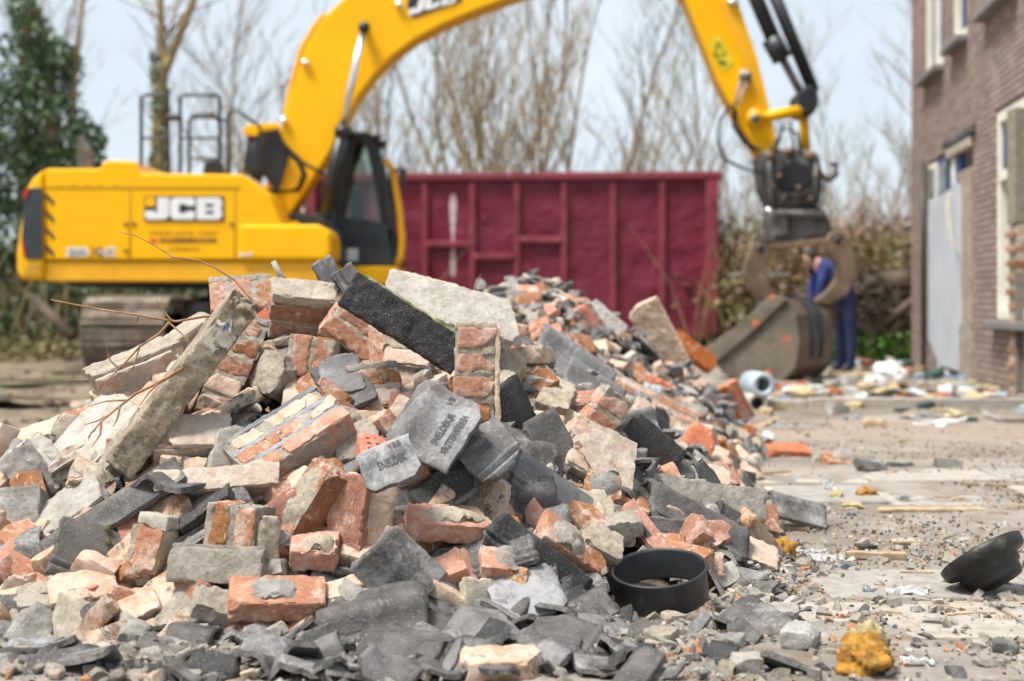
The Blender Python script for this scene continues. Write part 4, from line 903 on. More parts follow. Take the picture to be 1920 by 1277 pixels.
# ------------------------------------------------------------------ worker in blue overalls, bent forward
def worker():
    Y = 17.2; base = P(1588, 697, Y); t = empty('person', (base.x, Y, 0)); tag(t, 'person in blue overalls bending forward behind the bucket', 'person')
    def J(px, py, dy=0): p = P3(px, py, Y); return (p.x - base.x, dy, p.z)
    jt = [J(1590, 566), J(1570, 526), J(1547, 498), J(1528, 490), J(1514, 486),                     # pelvis, waist, chest, neck, head
          J(1541, 503, -.19), J(1532, 530, -.22), J(1528, 556, -.18), J(1526, 566, -.17),           # near arm
          J(1541, 503, .19), J(1530, 532, .2), J(1524, 556, .16), J(1522, 566, .15),                # far arm
          J(1589, 574, -.10), J(1592, 632, -.10), J(1592, 685, -.10), J(1576, 694, -.11),           # near leg
          J(1587, 574, .12), J(1582, 632, .13), J(1580, 685, .13), J(1564, 693, .13), J(1507, 490)]
    ed = [(0, 1), (1, 2), (2, 3), (3, 4), (4, 21), (2, 5), (5, 6), (6, 7), (7, 8), (2, 9), (9, 10), (10, 11), (11, 12), (0, 13), (13, 14), (14, 15), (15, 16), (0, 17), (17, 18), (18, 19), (19, 20)]
    rad = [.20, .225, .23, .062, .098, .075, .06, .045, .042, .075, .06, .045, .042, .105, .075, .062, .05, .105, .075, .062, .05, .085]
    me = bpy.data.meshes.new('body'); me.from_pydata(jt, ed, []); o = bpy.data.objects.new('body', me); COL.objects.link(o)
    md = o.modifiers.new('s', 'SKIN'); o.modifiers.new('u', 'SUBSURF').levels = 2
    for i, v in enumerate(me.skin_vertices[0].data): v.radius = (rad[i], rad[i]); v.use_root = (i == 0)
    bpy.context.view_layer.update()
    m2 = bpy.data.meshes.new_from_object(o.evaluated_get(bpy.context.evaluated_depsgraph_get())); bpy.data.objects.remove(o)
    for mm in (m_plain('blue_overalls', (0.025, 0.042, 0.17), .85, 0, .15, 5), m_plain('skin', (0.45, 0.24, 0.17), .55), m_plain('work_boot', (0.03, 0.025, 0.02), .6), m_plain('dark_trousers', (0.010, 0.016, 0.065), .85, 0, .15, 5)): m2.materials.append(mm)
    jv = [Vector(j) for j in jt]
    for p in m2.polygons:
        p.use_smooth = True
        i = min(range(len(jv)), key=lambda k_: (jv[k_] - p.center).length)
        p.material_index = 1 if i in (3, 4, 8, 12, 21) else 2 if i in (16, 20) else 3 if i >= 13 or i == 0 else 0
    b = ob('body', m2, None, t)
    hc = Vector(jt[4]) + Vector((.012, 0, .03)); bm = bmesh.new(); bmesh.ops.create_icosphere(bm, subdivisions=3, radius=.108)
    for v in bm.verts: v.co = Vector((v.co.x * 1.05, v.co.y * .92, v.co.z)) + hc
    bmesh.ops.delete(bm, geom=[v for v in bm.verts if (v.co - hc).dot(Vector((-.75, 0, -.65))) > .02], context='VERTS')
    ob('hair', bm_mesh('hair', bm, True), m_plain('dark_hair', (0.03, 0.022, 0.018), .7), t)
    for k_, jn in ((8, 1), (12, -1)):      # hands: palm with four fingers and a thumb, hanging
        c0 = Vector(jt[k_]); lst = []
        for f_ in range(4):
            a0 = c0 + Vector((-.03 + .02 * f_, 0, -.02)); lst.append(([a0, a0 + Vector((-.005, -.01, -.045)), a0 + Vector((-.012, -.012, -.08 + .008 * abs(f_ - 1.5)))], [.01, .009, .007]))
        a0 = c0 + Vector((-.035, -.01, .0)); lst.append(([a0, a0 + Vector((-.03, -.01, -.025)), a0 + Vector((-.035, -.01, -.055))], [.011, .01, .008]))
        ob('hand', tubes_mesh('hand', lst, 6), m2.materials[1], t)
worker()
# ------------------------------------------------------------------ the heap: a ridge of rubble running away from the camera
RIDGE = [(-3.2, 4.2, .16, .8), (-2.2, 4.3, .30, .9), (-1.6, 4.35, .33, .90), (-1.15, 4.42, .47, .96), (-.8, 4.45, .67, 1.0), (-.4, 4.45, .72, 1.0), (0.0, 4.65, .62, .82), (.08, 5.4, .52, .78), (.12, 6.4, .54, .88), (.10, 7.7, .90, 1.14), (.16, 8.6, .80, 1.12), (.3, 9.8, .35, .85)]
RJ = np.array(RIDGE); SPUR = np.array([(0.0, 4.6, .58, .8), (.06, 4.05, .34, .50)])
def heap_z(x, y):
    x = np.asarray(x, float); y = np.asarray(y, float); z = np.full(x.shape, -.5)
    for a, b in list(zip(RJ, RJ[1:])) + [(SPUR[0], SPUR[1])]:
        d = b[:2] - a[:2]; L2 = d @ d
        t = np.clip(((x - a[0]) * d[0] + (y - a[1]) * d[1]) / L2, 0, 1)
        r = np.hypot(x - a[0] - t * d[0], y - a[1] - t * d[1]); h = a[2] + t * (b[2] - a[2]); w = a[3] + t * (b[3] - a[3])
        rn = np.sqrt((r / w) ** 2 + .012) - .1095
        z = np.maximum(z, h * (1 - rn) - .035 * np.clip(rn * 3 - 2, 0, 1) * 0)
    p = np.stack([x.ravel(), y.ravel(), 0 * x.ravel()], 1)
    n = (fbm(p * 3.1, 3, 21)).reshape(x.shape)
    return z + .045 * n * np.clip(z * 5, 0, 1)
class Sampled:                                  # a height function read off a fine grid once
    def __init__(s, f, x0, x1, y0, y1, st):
        s.x0, s.y0, s.st = x0, y0, st; xs = np.arange(x0, x1, st); ys = np.arange(y0, y1, st); X, Y = np.meshgrid(xs, ys); s.g = f(X, Y)
    def __call__(s, x, y):
        x = np.asarray(x, float); y = np.asarray(y, float); fx = np.clip((x - s.x0) / s.st, 0, s.g.shape[1] - 2.001); fy = np.clip((y - s.y0) / s.st, 0, s.g.shape[0] - 2.001)
        i = fx.astype(int); j = fy.astype(int); u = fx - i; v = fy - j; g = s.g
        return (g[j, i] * (1 - u) + g[j, i + 1] * u) * (1 - v) + (g[j + 1, i] * (1 - u) + g[j + 1, i + 1] * u) * v
heap_f = heap_z; heap_z = Sampled(heap_f, -5, 5.5, 2.4, 14.5, .02)
ground_z = Sampled(ground_f, -12, 12, 1.0, 26, .025)
def hz(x, y): return float(heap_z(x, y))
def hit(px, py, dmin=2.7):
    d = np.arange(dmin, 14, .01); x = (px - 960) / FPX * d; z = CAMH - (py - HOR) / FPX * d
    s = np.maximum(heap_z(x, d), ground_z(x, d)); g = z - s
    k = np.argmax(g <= 0)
    if g[k] > 0: k = np.argmin(g)
    return Vector((x[k], d[k], z[k])), d[k]
def m_heapdirt():
    k = NT('heap_fines'); tcn = k.n('ShaderNodeTexCoord'); k.oc = tcn.outputs['Object']
    c = k.mix(k.ramp(k.noise(14, 5, .7), .35, .65), (0.07, 0.055, 0.04), (0.20, 0.16, 0.12)); c = k.mix(k.ramp(k.noise(60, 4, .7), .55, .7), c, (0.32, 0.27, 0.215))
    c = k.mix(k.ramp(k.noise(45, 3), .6, .7, 0, .7), c, (0.38, 0.13, 0.06))
    return k.out(c, .95, k.bump(k.noise(45, 5, .75), .02))
MT['fines'] = m_heapdirt()  # dirt-brown fines, coloured darker to deepen the gaps between pieces
core = ob('rubble_heap', grid_mesh('rubble_heap', np.linspace(-4, 2.2, 150), np.linspace(3, 11.6, 200), lambda X, Y: heap_z(X, Y) - .02 - .05 * np.clip(heap_z(X, Y) * 5, 0, 1)), MT['fines']); tag(core, 'mound of brick dust and mortar fines under the rubble', 'rubble heap', None, 'stuff')

# ---- broken solids
_lat = {}
def lattice(nx, ny, nz):
    key = (nx, ny, nz)
    if key in _lat: return _lat[key]
    idx = {}; P = []; Q = []
    def vid(i, j, k):
        t = (i, j, k)
        if t not in idx: idx[t] = len(P); P.append((i / nx - .5, j / ny - .5, k / nz - .5))
        return idx[t]
    for i in range(nx):
        for j in range(ny):
            Q.append((vid(i, j, 0), vid(i, j+1, 0), vid(i+1, j+1, 0), vid(i+1, j, 0))); Q.append((vid(i, j, nz), vid(i+1, j, nz), vid(i+1, j+1, nz), vid(i, j+1, nz)))
    for i in range(nx):
        for k in range(nz):
            Q.append((vid(i, 0, k), vid(i+1, 0, k), vid(i+1, 0, k+1), vid(i, 0, k+1))); Q.append((vid(i, ny, k), vid(i, ny, k+1), vid(i+1, ny, k+1), vid(i+1, ny, k)))
    for j in range(ny):
        for k in range(nz):
            Q.append((vid(0, j, k), vid(0, j, k+1), vid(0, j+1, k+1), vid(0, j+1, k))); Q.append((vid(nx, j, k), vid(nx, j+1, k), vid(nx, j+1, k+1), vid(nx, j, k+1)))
    _lat[key] = (np.array(P), np.array(Q)); return _lat[key]

def rough_box(name, L, Wd, T, res=.005, cuts=(), amp=.0012, chip=.006, seed=0, big=.0, smooth=True, freq=60):
    nx, ny, nz = (max(2, int(round(v / res))) for v in (L, Wd, T))
    P0, Q = lattice(nx, ny, nz); S = np.array([L, Wd, T]); p = P0 * S
    off = np.array([seed * 3.17 % 50, seed * 7.7 % 50, seed * 1.9 % 50])
    dist = np.sort(S / 2 - np.abs(p), axis=1); e = dist[:, 1]
    if chip:
        nn = fbm(p * 34 + off, 3, seed); f = 1.7 * np.clip(nn - .02, 0, 1) * np.exp(-e / (chip * 1.1)) + .16 * np.exp(-e / (chip * .35))
        dirn = p / (S / 2); dirn = np.sign(p) * np.abs(dirn) ** 8
        p = p - dirn * (chip * f)[:, None]
    for n, d, rough in cuts:
        n = np.array(n, float); n /= np.linalg.norm(n)
        s = p @ n - d - rough * 1.5 * fbm(p * 30 + off, 4, seed + 3)
        p = np.where((s > 0)[:, None], p - n * s[:, None], p)
    if big: p = p + big * np.stack([fbm(p * 9 + off, 3, seed + 11), fbm(p * 9 + off, 3, seed + 12), fbm(p * 9 + off, 3, seed + 13)], 1)
    if amp: p = p + amp * 1.6 * np.stack([fbm(p * freq + off, 3, seed + 5), fbm(p * freq + off, 3, seed + 6), fbm(p * freq + off, 3, seed + 7)], 1)
    me = mesh_np(name, p, Q, smooth)
    if smooth: me.set_sharp_from_angle(angle=R(38))
    return me

def edge_cuts(seed, L, Wd, k=4, lo=.7, hi=.98, rough=.008):
    rg = random.Random(seed); cs = []
    for i in range(k):
        a = 2 * math.pi * (i + rg.uniform(.1, .9)) / k; n = (math.cos(a), math.sin(a), rg.uniform(-.25, .25))
        sup = abs(n[0]) * L / 2 + abs(n[1]) * Wd / 2; cs.append((n, sup * rg.uniform(lo, hi), rough))
    return cs
def ball_cuts(seed, L, Wd, T, k=7, lo=.62, hi=.9, rough=.006):
    rg = random.Random(seed); cs = []
    for i in range(k):
        n = Vector((rg.gauss(0, 1), rg.gauss(0, 1), rg.gauss(0, 1))).normalized()
        sup = abs(n.x) * L / 2 + abs(n.y) * Wd / 2 + abs(n.z) * T / 2; cs.append((tuple(n), sup * rg.uniform(lo, hi), rough))
    return cs

def brick_mesh(seed, L=.21, Wd=.1, T=.052, res=.005, broken=None):
    cs = []
    rg = random.Random(seed)
    if broken is not None: cs.append(((1, rg.uniform(-.35, .35), rg.uniform(-.35, .35)), L * (broken - .5), .012))
    for i in range(3):
        sx, sy, sz = rg.choice((-1, 1)), rg.choice((-1, 1)), rg.choice((-1, 1))
        n = Vector((sx * rg.uniform(.3, 1), sy * rg.uniform(.3, 1), sz * rg.uniform(.3, 1))).normalized(); sup = abs(n.x) * L / 2 + abs(n.y) * Wd / 2 + abs(n.z) * T / 2
        cs.append((tuple(n), sup - rg.uniform(.004, .030), .008))
    return rough_box('brick', L, Wd, T, res, cs, .0016, .010, seed, .0016)
def lump_mesh(seed, L, Wd, T, res=.008, k=8, name='lump'):
    return rough_box(name, L, Wd, T, res, ball_cuts(seed, L, Wd, T, k), .0032, .006, seed, .007)
def pad_mesh(seed, L, Wd, T, name='mortar'):
    me = rough_box(name, L, Wd, T, .005, edge_cuts(seed, L, Wd, 5, .55, .95, .022), .0025, .004, seed, .005)
    v = np.zeros(len(me.vertices) * 3, dtype=np.float32); me.vertices.foreach_get('co', v); v = v.reshape(-1, 3).astype(float)
    r = np.sqrt((v[:, 0] / (L * .47)) ** 2 + (v[:, 1] / (Wd * .47)) ** 2); h = (v[:, 2] + T / 2) / T
    v[:, 2] = h * T * np.clip(1.05 - r ** 3, .05, 1) * (1 + .7 * fbm(v * 32 + seed, 3, seed))
    me.vertices.foreach_set('co', v.astype(np.float32).ravel()); me.update(); return me
def slab_mesh(seed, L, Wd, T, res=.006, k=4, lo=.72, hi=.99, rough=.010, name='slab'):
    return rough_box(name, L, Wd, T, res, edge_cuts(seed, L, Wd, k, lo, hi, rough), .0026, .008, seed, .005)

# ---- roof tiles
def tprof(u):
    """height across a pantile; u in [-.5,.5] of the width (0.30 m)"""
    x = np.asarray(u) * .30
    z = .046 * np.exp(-((x + .085) / .046) ** 2) + .014 * np.cos((x - .03) / .30 * 6.2) - .008
    z = z + .009 * (np.abs(x - .137) < .006) + .008 * (np.abs(x - .117) < .005)
    return z
def tile_mesh(seed, u0=-.5, u1=.5, Lv=.40, cuts=5, lo=.55, hi=.95, th=.014, nu=44, nv=16, jag=.005, bend=0.0):
    rg = random.Random(seed); wu = (u1 - u0) * .30
    bm = bmesh.new(); g = {}
    us = np.linspace(u0, u1, nu + 1); zs = tprof(us)
    for i in range(nu + 1):
        for j in range(nv + 1): g[i, j] = bm.verts.new(((us[i] - (u0 + u1) / 2) * .30, (j / nv - .5) * Lv, 0))
    for i in range(nu):
        for j in range(nv): bm.faces.new((g[i, j], g[i+1, j], g[i+1, j+1], g[i, j+1]))
    for i in range(cuts):
        a = 2 * math.pi * (i + rg.uniform(.15, .85)) / cuts; n = Vector((math.cos(a), math.sin(a), 0)); sup = abs(n.x) * wu / 2 + abs(n.y) * Lv / 2
        bmesh.ops.bisect_plane(bm, geom=bm.verts[:] + bm.edges[:] + bm.faces[:], plane_co=n * sup * rg.uniform(lo, hi), plane_no=n, clear_outer=True)
    bmesh.ops.remove_doubles(bm, verts=bm.verts, dist=.0012)
    bm.verts.ensure_lookup_table(); bm.verts.index_update()
    co = np.array([v.co[:] for v in bm.verts]); bd = np.array([any(e.is_boundary for e in v.link_edges) for v in bm.verts])
    jn = np.stack([fbm(co * 45 + seed, 2, seed + 1), fbm(co * 45 + seed, 2, seed + 2)], 1) * jag
    inn = co[:, :2] * -.0
    co[:, :2] += np.where(bd[:, None], jn + inn, 0)
    zt = np.interp((co[:, 0] / .30 + (u0 + u1) / 2), np.linspace(-.5, .5, 400), tprof(np.linspace(-.5, .5, 400))) + .0012 * fbm(co * 40 + seed, 3, seed + 4) + bend * co[:, 1] ** 2
    top = co.copy(); top[:, 2] = zt; bot = co.copy(); bot[:, 2] = zt - th + .0015 * fbm(co * 50, 2, seed + 8); n = len(co)
    bot[:, :2] += np.where(bd[:, None], .006 * np.stack([fbm(co * 30, 2, seed + 15), fbm(co * 30, 2, seed + 16)], 1), 0)
    Fc = [tuple(v.index for v in f.verts) for f in bm.faces]; edges = [(e.verts[0].index, e.verts[1].index, e.link_loops[0].vert.index) for e in bm.edges if e.is_boundary]
    faces = list(Fc) + [tuple(i + n for i in f[::-1]) for f in Fc]
    for a, b, fst in edges:
        if fst != a: a, b = b, a
        faces.append((b, a, a + n, b + n))
    bm.free()
    me = bpy.data.meshes.new('roof_tile'); me.from_pydata([tuple(c) for c in np.vstack([top, bot])], [], faces)
    nf = len(Fc)
    for i, p in enumerate(me.polygons): p.use_smooth = i < 2 * nf
    me['rim'] = 2 * nf; me.update(); return me
def tile_mats(me, top, under=None):
    me.materials.append(MT[top]); me.materials.append(MT[under or top]); me.materials.append(MT['tile_edge'] if top not in ('bitumen',) else MT[top]); r_ = me['rim']
    for i, p in enumerate(me.polygons): p.material_index = 0 if i < r_ // 2 else 1 if i < r_ else 2

# ---- putting a piece where the photograph shows it
def basis(theta, phi, n):
    t, f = R(theta), R(phi); a = Vector((math.cos(t) * math.cos(f), math.sin(f), math.sin(t) * math.cos(f)))
    n = Vector(n); z = (n - a * n.dot(a)).normalized(); y = z.cross(a).normalized()
    M = Matrix.Identity(4); M.col[0][:3] = a; M.col[1][:3] = y; M.col[2][:3] = z; return M
MASK = []
def place(px, py, theta, phi, n, lift=.02, d=None, rad=None):
    """lift: how far the centre stands off the heap surface, towards the open side"""
    if d is None:
        p, dd = hit(px, py)
        dd = dd - lift
    else: dd = d
    x, z = PX(px, py, dd); M = basis(theta, phi, n); M.col[3][:3] = (x, dd, z)
    if rad: MASK.append((px, py, rad, dd))
    return M

REFS = []
_CUT = [' ' + w_ + ' ' for w_ in 'lying leaning standing sticking resting with in on at beside behind below above under between wedged propped poking peeking jutting sloping slanting curling capped smeared wearing next right left near among along sliding beyond overlapping high low tucked sprouting reaching hanging arching half'.split()]
def ref(px, py, label):
    s_ = label + ' '; i = min([s_.find(c) for c in _CUT if s_.find(c) > 0] + [len(label)]); s_ = s_[:i].strip()
    if len(s_.split()) >= 3 and len(s_.split()) <= 8 and all(r_[2] != s_ for r_ in REFS): REFS.append((px, py, s_))
CNT = 0
def put_brick(px, py, theta, phi, n, label, L=.21, Wd=.1, T=.052, m='brick', broken=None, lift=.03, d=None, lump=True, seed=None, group=None, rad=None):
    global CNT; CNT += 1; sd_ = seed or CNT * 13 + 5
    M = place(px, py, theta, phi, n, lift, d, rad or L * .42 * FPX / 4)
    o = ob('brick', brick_mesh(sd_, L, Wd, T, .005, broken), MT[m], None, M); tag(o, label, 'brick', group); ref(px, py, label)
    if lump:
        rg = random.Random(sd_); lm = pad_mesh(sd_, L * rg.uniform(.6, 1.0), Wd * rg.uniform(.8, 1.05), rg.uniform(.009, .022))
        ob('mortar', lm, MT['mortar' if rg.random() < .8 else 'mortar_grey'], o, Matrix.Translation((rg.uniform(-.15, .15) * L, rg.uniform(-.1, .1) * Wd, T / 2 - .003)))
    return o
def put_slab(px, py, theta, phi, n, label, L, Wd, T, m, k=4, lo=.75, hi=.99, lift=.03, d=None, seed=None, cat='slab', name='slab', rough=.01, rad=None):
    global CNT; CNT += 1; sd_ = seed or CNT * 17 + 3
    M = place(px, py, theta, phi, n, lift, d, rad or min(L, Wd * 1.5) * .45 * FPX / 4)
    o = ob(name, slab_mesh(sd_, L, Wd, T, .006, k, lo, hi, rough, name), MT[m], None, M); tag(o, label, cat); ref(px, py, label); return o
def put_tile(px, py, theta, phi, n, label, u=(-.5, .5), Lv=.3, m='tile', cuts=5, lo=.6, hi=.95, lift=.03, d=None, seed=None, bend=0, under=None, rad=None, nu=44, nv=16):
    """theta/phi give the direction of the tile's length"""
    global CNT; CNT += 1; sd_ = seed or CNT * 19 + 1
    M = place(px, py, theta, phi, n, lift, d, rad or Lv * .32 * FPX / 4)
    Mt = M.copy(); Mt.col[1][:3] = M.col[0][:3]; Mt.col[0][:3] = [-c for c in M.col[1][:3]]
    me = tile_mesh(sd_, u[0], u[1], Lv, cuts, lo, hi, .014, nu, nv, .005, bend)
    tile_mats(me, m, under)
    o = ob('roof_tile', me, None, None, Mt); tag(o, label, 'roof tile'); ref(px, py, label); return o
def put_chunk(px, py, theta, phi, n, label, courses, depth=.1, lift=.04, d=None, m='brick', mm='mortar', seed=None, plaster=None, rad=None, ch=.054, joint=.010, core='mortar'):
    """courses: list of (x offset, [brick lengths]); n = normal of the wall face; theta/phi = course direction"""
    global CNT; CNT += 1; sd_ = seed or CNT * 23 + 2; rg = random.Random(sd_)
    M0 = place(px, py, theta, phi, n, lift, d, rad or len(courses) * .045 * FPX / 4)
    M = M0.copy(); a = M0.col[0].to_3d(); nn = M0.col[2].to_3d()
    M.col[1][:3] = -nn; M.col[2][:3] = a.cross(-nn)
    t = empty('masonry_chunk', mat4=M); tag(t, label, 'masonry'); ref(px, py, label)
    H = len(courses) * (ch + joint); xa = min(c[0] for c in courses); xb = max(c[0] + sum(c[1]) + joint * (len(c[1]) - 1) for c in courses); xm = (xa + xb) / 2
    for i, (x, ls) in enumerate(courses):
        z = -H / 2 + i * (ch + joint) + ch / 2 + joint / 2
        for l in ls:
            me = brick_mesh(sd_ * 7 + i * 31 + int(x * 100), l, depth, ch, .0055, rg.uniform(.88, .99) if rg.random() < .4 else None)
            mk = m if isinstance(m, str) else rg.choice(m)
            ob('brick', me, MT[mk], t, Matrix.Translation((x + l / 2 - xm, rg.uniform(-.003, .003), z)) @ Matrix.Rotation(R(rg.uniform(-1.5, 1.5)), 4, 'Y'))
            x += l + joint
        # bed joint above this course
        zz = z + ch / 2 + joint / 2
        wl = xb - xa
        me = rough_box('mortar', wl * rg.uniform(.9, 1.0), depth - .006 + (i == len(courses) - 1) * .0, joint + .012 if i < len(courses) - 1 else .02, .006, [((1, .2, 0), wl * rg.uniform(.42, .5), .012), ((-1, .1, 0), wl * rg.uniform(.42, .5), .012)], .0025, .005, sd_ + i, .004)
        ob('mortar', me, MT[mm], t, Matrix.Translation((0, 0, zz)))
    me = rough_box('mortar', (xb - xa) * .92, depth - .012, H * .96, .009, (), .002, .004, sd_ + 50, .004); ob('mortar', me, MT[core], t)
    if plaster:
        m_, side, th = plaster
        if side == 'back': s_, off = (xb - xa, th, H), (0, depth / 2 + th / 2 - .001, 0)
        elif side == 'front': s_, off = (xb - xa, th, H), (0, -depth / 2 - th / 2 + .001, 0)
        elif side == 'right': s_, off = (th, depth * 1.02, H), ((xb - xa) / 2 + th / 2 - .006, 0, 0)
        elif side == 'left': s_, off = (th, depth * 1.02, H), (-(xb - xa) / 2 - th / 2, 0, 0)
        else: s_, off = (xb - xa, depth, th), (0, 0, H / 2 + th / 2)
        ob('plaster', rough_box('plaster', *s_, .007, [(((rg.choice((-1, 1)), rg.uniform(-.5, .5), rg.choice((-1, 1)))), max(s_) * rg.uniform(.36, .5), .02) for _ in range(3)], .0022, .006, sd_ + 60, .005), MT[m_], t, Matrix.Translation(off))
    return t
# ------------------------------------------------------------------ pieces one can pick out, heap crest and upper face
B = .21; Hf = .10
put_chunk(890, 726, -1, 6, (0.08, -1, .06), 'upright stack of five broken brick ends standing on the heap', [(0, [.105]), (.004, [.1]), (-.004, [.105]), (0, [.1]), (.002, [.104])], .1, lift=.10, m=['brick', 'brick_fresh', 'brick'], plaster=('plaster_pink', 'right', .014), rad=60, d=3.74)
put_chunk(545, 832, 33, 24, (-.30, -.62, .72), 'three-course slab of bricks with blue-grey pointing lying face up', [(-.02, [.11, .2]), (0, [.21, .09]), (.015, [.10, .18])], .1, lift=.10, m=['brick', 'brick_pale', 'brick'], mm='mortar_blue', rad=95)
put_chunk(432, 695, -24, 8, (-.15, -.85, .45), 'tall leaning strip of brick headers and mortar beside the rough plank of concrete', [(0, [.10]), (.0, [.1]), (.004, [.1]), (0, [.1]), (-.004, [.1])], .12, lift=.10, m=['brick', 'brick_brown', 'brick_pale'], plaster=('plaster_pink', 'left', .016), rad=75)
s4 = put_slab(343, 716, 54, 8, (-.80, -.25, .55), 'long rough plank of concrete with blue paint leaning against the heap', .57, .15, .085, 'concrete_blue', 6, .86, .99, d=3.86, rough=.03, rad=60, seed=41); MASK += [(275, 805, 50, 3.7), (405, 630, 50, 3.9)]
MT['bluepaint'] = m_plain('blue_white_paint', (0.55, 0.50, 0.41), .85, 0, .12, 32, .3, (0.05, 0.18, 0.30), (.52, .60))
ob('paint_patch', rough_box('paint_patch', .13, .075, .005, .005, edge_cuts(4, .10, .07, 7, .5, .9, .03), .001, .003, 4), MT['bluepaint'], s4, Matrix.Translation((.15, -.075, .0)) @ Matrix.Rotation(R(90), 4, 'X'))
s5 = put_slab(757, 607, -32, 5, (.12, -1, .18), 'black tarred beam with a mossy top edge jutting from the crest', .375, .105, .045, 'bitumen', 2, .96, 1, d=3.98, rough=.004, cat='beam', name='tarred_beam', rad=55, seed=55)
ob('moss_strip', rough_box('moss_strip', .34, .012, .040, .006, edge_cuts(9, .34, .012, 4, .8, 1, .003), .003, .004, 9, .003), m_plain('mossy_mortar', (0.42, 0.38, 0.26), .95, 0, .2, 30, .3, (0.16, 0.20, 0.03), (.45, .6)), s5, Matrix.Translation((0, .056, -.004)))
put_slab(846, 582, -14, 10, (.10, -.55, .83), 'big pale cream mortar slab lying along the crest', .42, .22, .05, 'plaster_cream', 5, .82, .98, d=4.36, seed=66, rad=90)
put_chunk(958, 640, -8, 20, (.25, -.9, .25), 'brick stub with plaster under the end of the cream slab', [(0, [.13]), (.01, [.12])], .1, lift=.07, m=['brick', 'brick_brown'], plaster=('plaster_pink', 'top', .016))
put_chunk(562, 590, -6, 16, (-.18, -.78, -.35), 'thick two-brick lump with gouged mortar on top at the heap crest', [(0, [.19]), (-.01, [.2])], .12, lift=.06, m='brick_brown', plaster=('mortar', 'top', .03), rad=65)
put_chunk(668, 632, -40, 10, (-.25, -.75, .55), 'tilted pair of bricks with thick mortar pads in front of the crest', [(0, [.2]), (.02, [.19])], .1, lift=.10, m=['brick', 'brick_brown'], rad=60)
put_brick(648, 606, -38, 12, (-.5, -.6, .6), 'half brick capped with a lump of mortar leaning on the tilted pair', .12, .1, .052, 'brick', .9, lift=.16)
put_chunk(592, 672, 82, 6, (-.1, -1, .1), 'small block of two bricks with a mortar stripe between them', [(0, [.125]), (.004, [.12])], .12, lift=.10, m='brick', rad=45)
put_slab(519, 706, 66, 10, (-.45, -.8, .3), 'blunt beige mortar block beside the striped brick pair', .13, .11, .09, 'mortar', 5, .7, .95, lift=.08, cat='mortar block', name='mortar_block')
put_chunk(258, 706, 24, 30, (.38, -.8, -.25), 'pale plastered brick chunk sticking out on the left flank of the heap', [(0, [.16, .1]), (.05, [.1, .13])], .11, lift=.04, m=['brick', 'brick_pale'], plaster=('plaster_pink', 'front', .02), rad=80)
put_slab(345, 632, 40, 30, (-.3, -.3, .9), 'pale mortar flake behind the concrete plank on the left flank', .2, .12, .05, 'mortar', 5, lift=.0)
put_brick(152, 762, 6, 10, (-.1, -.3, 1), 'pinkish brick lying on the left shoulder of the heap', .16, .1, .055, 'brick_pale', .95, lift=.03)
put_slab(178, 826, 50, 10, (-.42, -.62, .62), 'large white plaster slab leaning on the left flank', .30, .23, .05, 'plaster', 4, .70, .95, lift=.13, seed=131, rad=75)
put_slab(222, 858, 58, 6, (.75, -.6, .2), 'rough broken edge of pale render beside the white plaster slab', .18, .06, .06, 'mortar', 4, lift=.09)
put_slab(110, 810, 20, 25, (-.2, -.4, .9), 'long pinkish plaster slab low on the left flank', .30, .12, .06, 'plaster_pink', 4, .8, .98, lift=.02, rad=60)
put_slab(70, 880, -48, 0, (-.5, -.8, .3), 'grey cement slab with a rough face at the left edge of the heap', .18, .15, .05, 'concrete', 5, .75, .96, lift=.08, rad=60)
put_slab(100, 868, -47, -8, (.25, -.6, .75), 'weathered grey board resting on the cement slab', .2, .045, .03, 'wood_grey', 2, .9, 1, lift=.12, cat='board', name='board', rough=.005)
put_slab(30, 968, 5, 0, (-.1, -.9, .3), 'heavy grey mortar block at the left edge of the heap', .16, .14, .1, 'mortar_grey', 5, .8, .98, lift=.05, rad=60)
put_slab(20, 850, 0, 20, (0, -.3, 1), 'flat grey stone slab at the far left of the heap', .16, .12, .05, 'concrete', 4, lift=.02)
put_slab(22, 828, 20, 10, (0, -.3, 1), 'small white rubble stone at the far left of the heap', .09, .07, .06, 'plaster', 6, lift=.04)
put_brick(178, 905, -28, 20, (.1, -.5, .8), 'dusty broken brick below the white plaster slab', .14, .1, .05, 'brick_pale', .9, lift=.06)
put_slab(130, 962, 35, 5, (-.4, -.6, .7), 'pale cream rubble slab above the long dark roof tile', .22, .14, .06, 'plaster_cream', 5, .75, .95, lift=.05, rad=60)
put_chunk(356, 838, -2, 14, (-.05, -.62, .78), 'broad cream-pink plastered brick block below the leaning plank', [(0, [.21]), (0, [.21])], .1, lift=.06, m='brick_pale', plaster=('plaster_pink', 'front', .018), rad=80)
put_chunk(412, 920, 3, 6, (0, -.8, .55), 'long pale plastered block behind the dark roof tile end', [(0, [.2, .11])], .12, lift=.05, m='brick_pale', plaster=('plaster_pink', 'front', .02), rad=70)
put_chunk(453, 990, 84, 4, (-.22, -.95, .2), 'squat block of two upright bricks with pale mortar between', [(0, [.12]), (0, [.125])], .12, lift=.09, m='brick', rad=60)
put_slab(502, 1010, 88, 4, (.5, -.8, .1), 'crust of pale mortar on the side of the squat brick block', .11, .06, .03, 'mortar', 4, lift=.10, cat='mortar block', name='mortar_block')
put_chunk(412, 1066, -3, 4, (0, -.95, .25), 'beige mortar block with a grey pointing strip under the squat brick block', [(0, [.23])], .1, lift=.06, m='brick_pale', mm='mortar', plaster=('mortar', 'front', .03), rad=60, ch=.075)
put_chunk(288, 1032, 78, 8, (-.2, -.95, .15), 'narrow upright half brick wearing a pale mortar cap', [(0, [.12])], .09, lift=.08, m='brick', plaster=('plaster_cream', 'right', .035), ch=.07, rad=40)
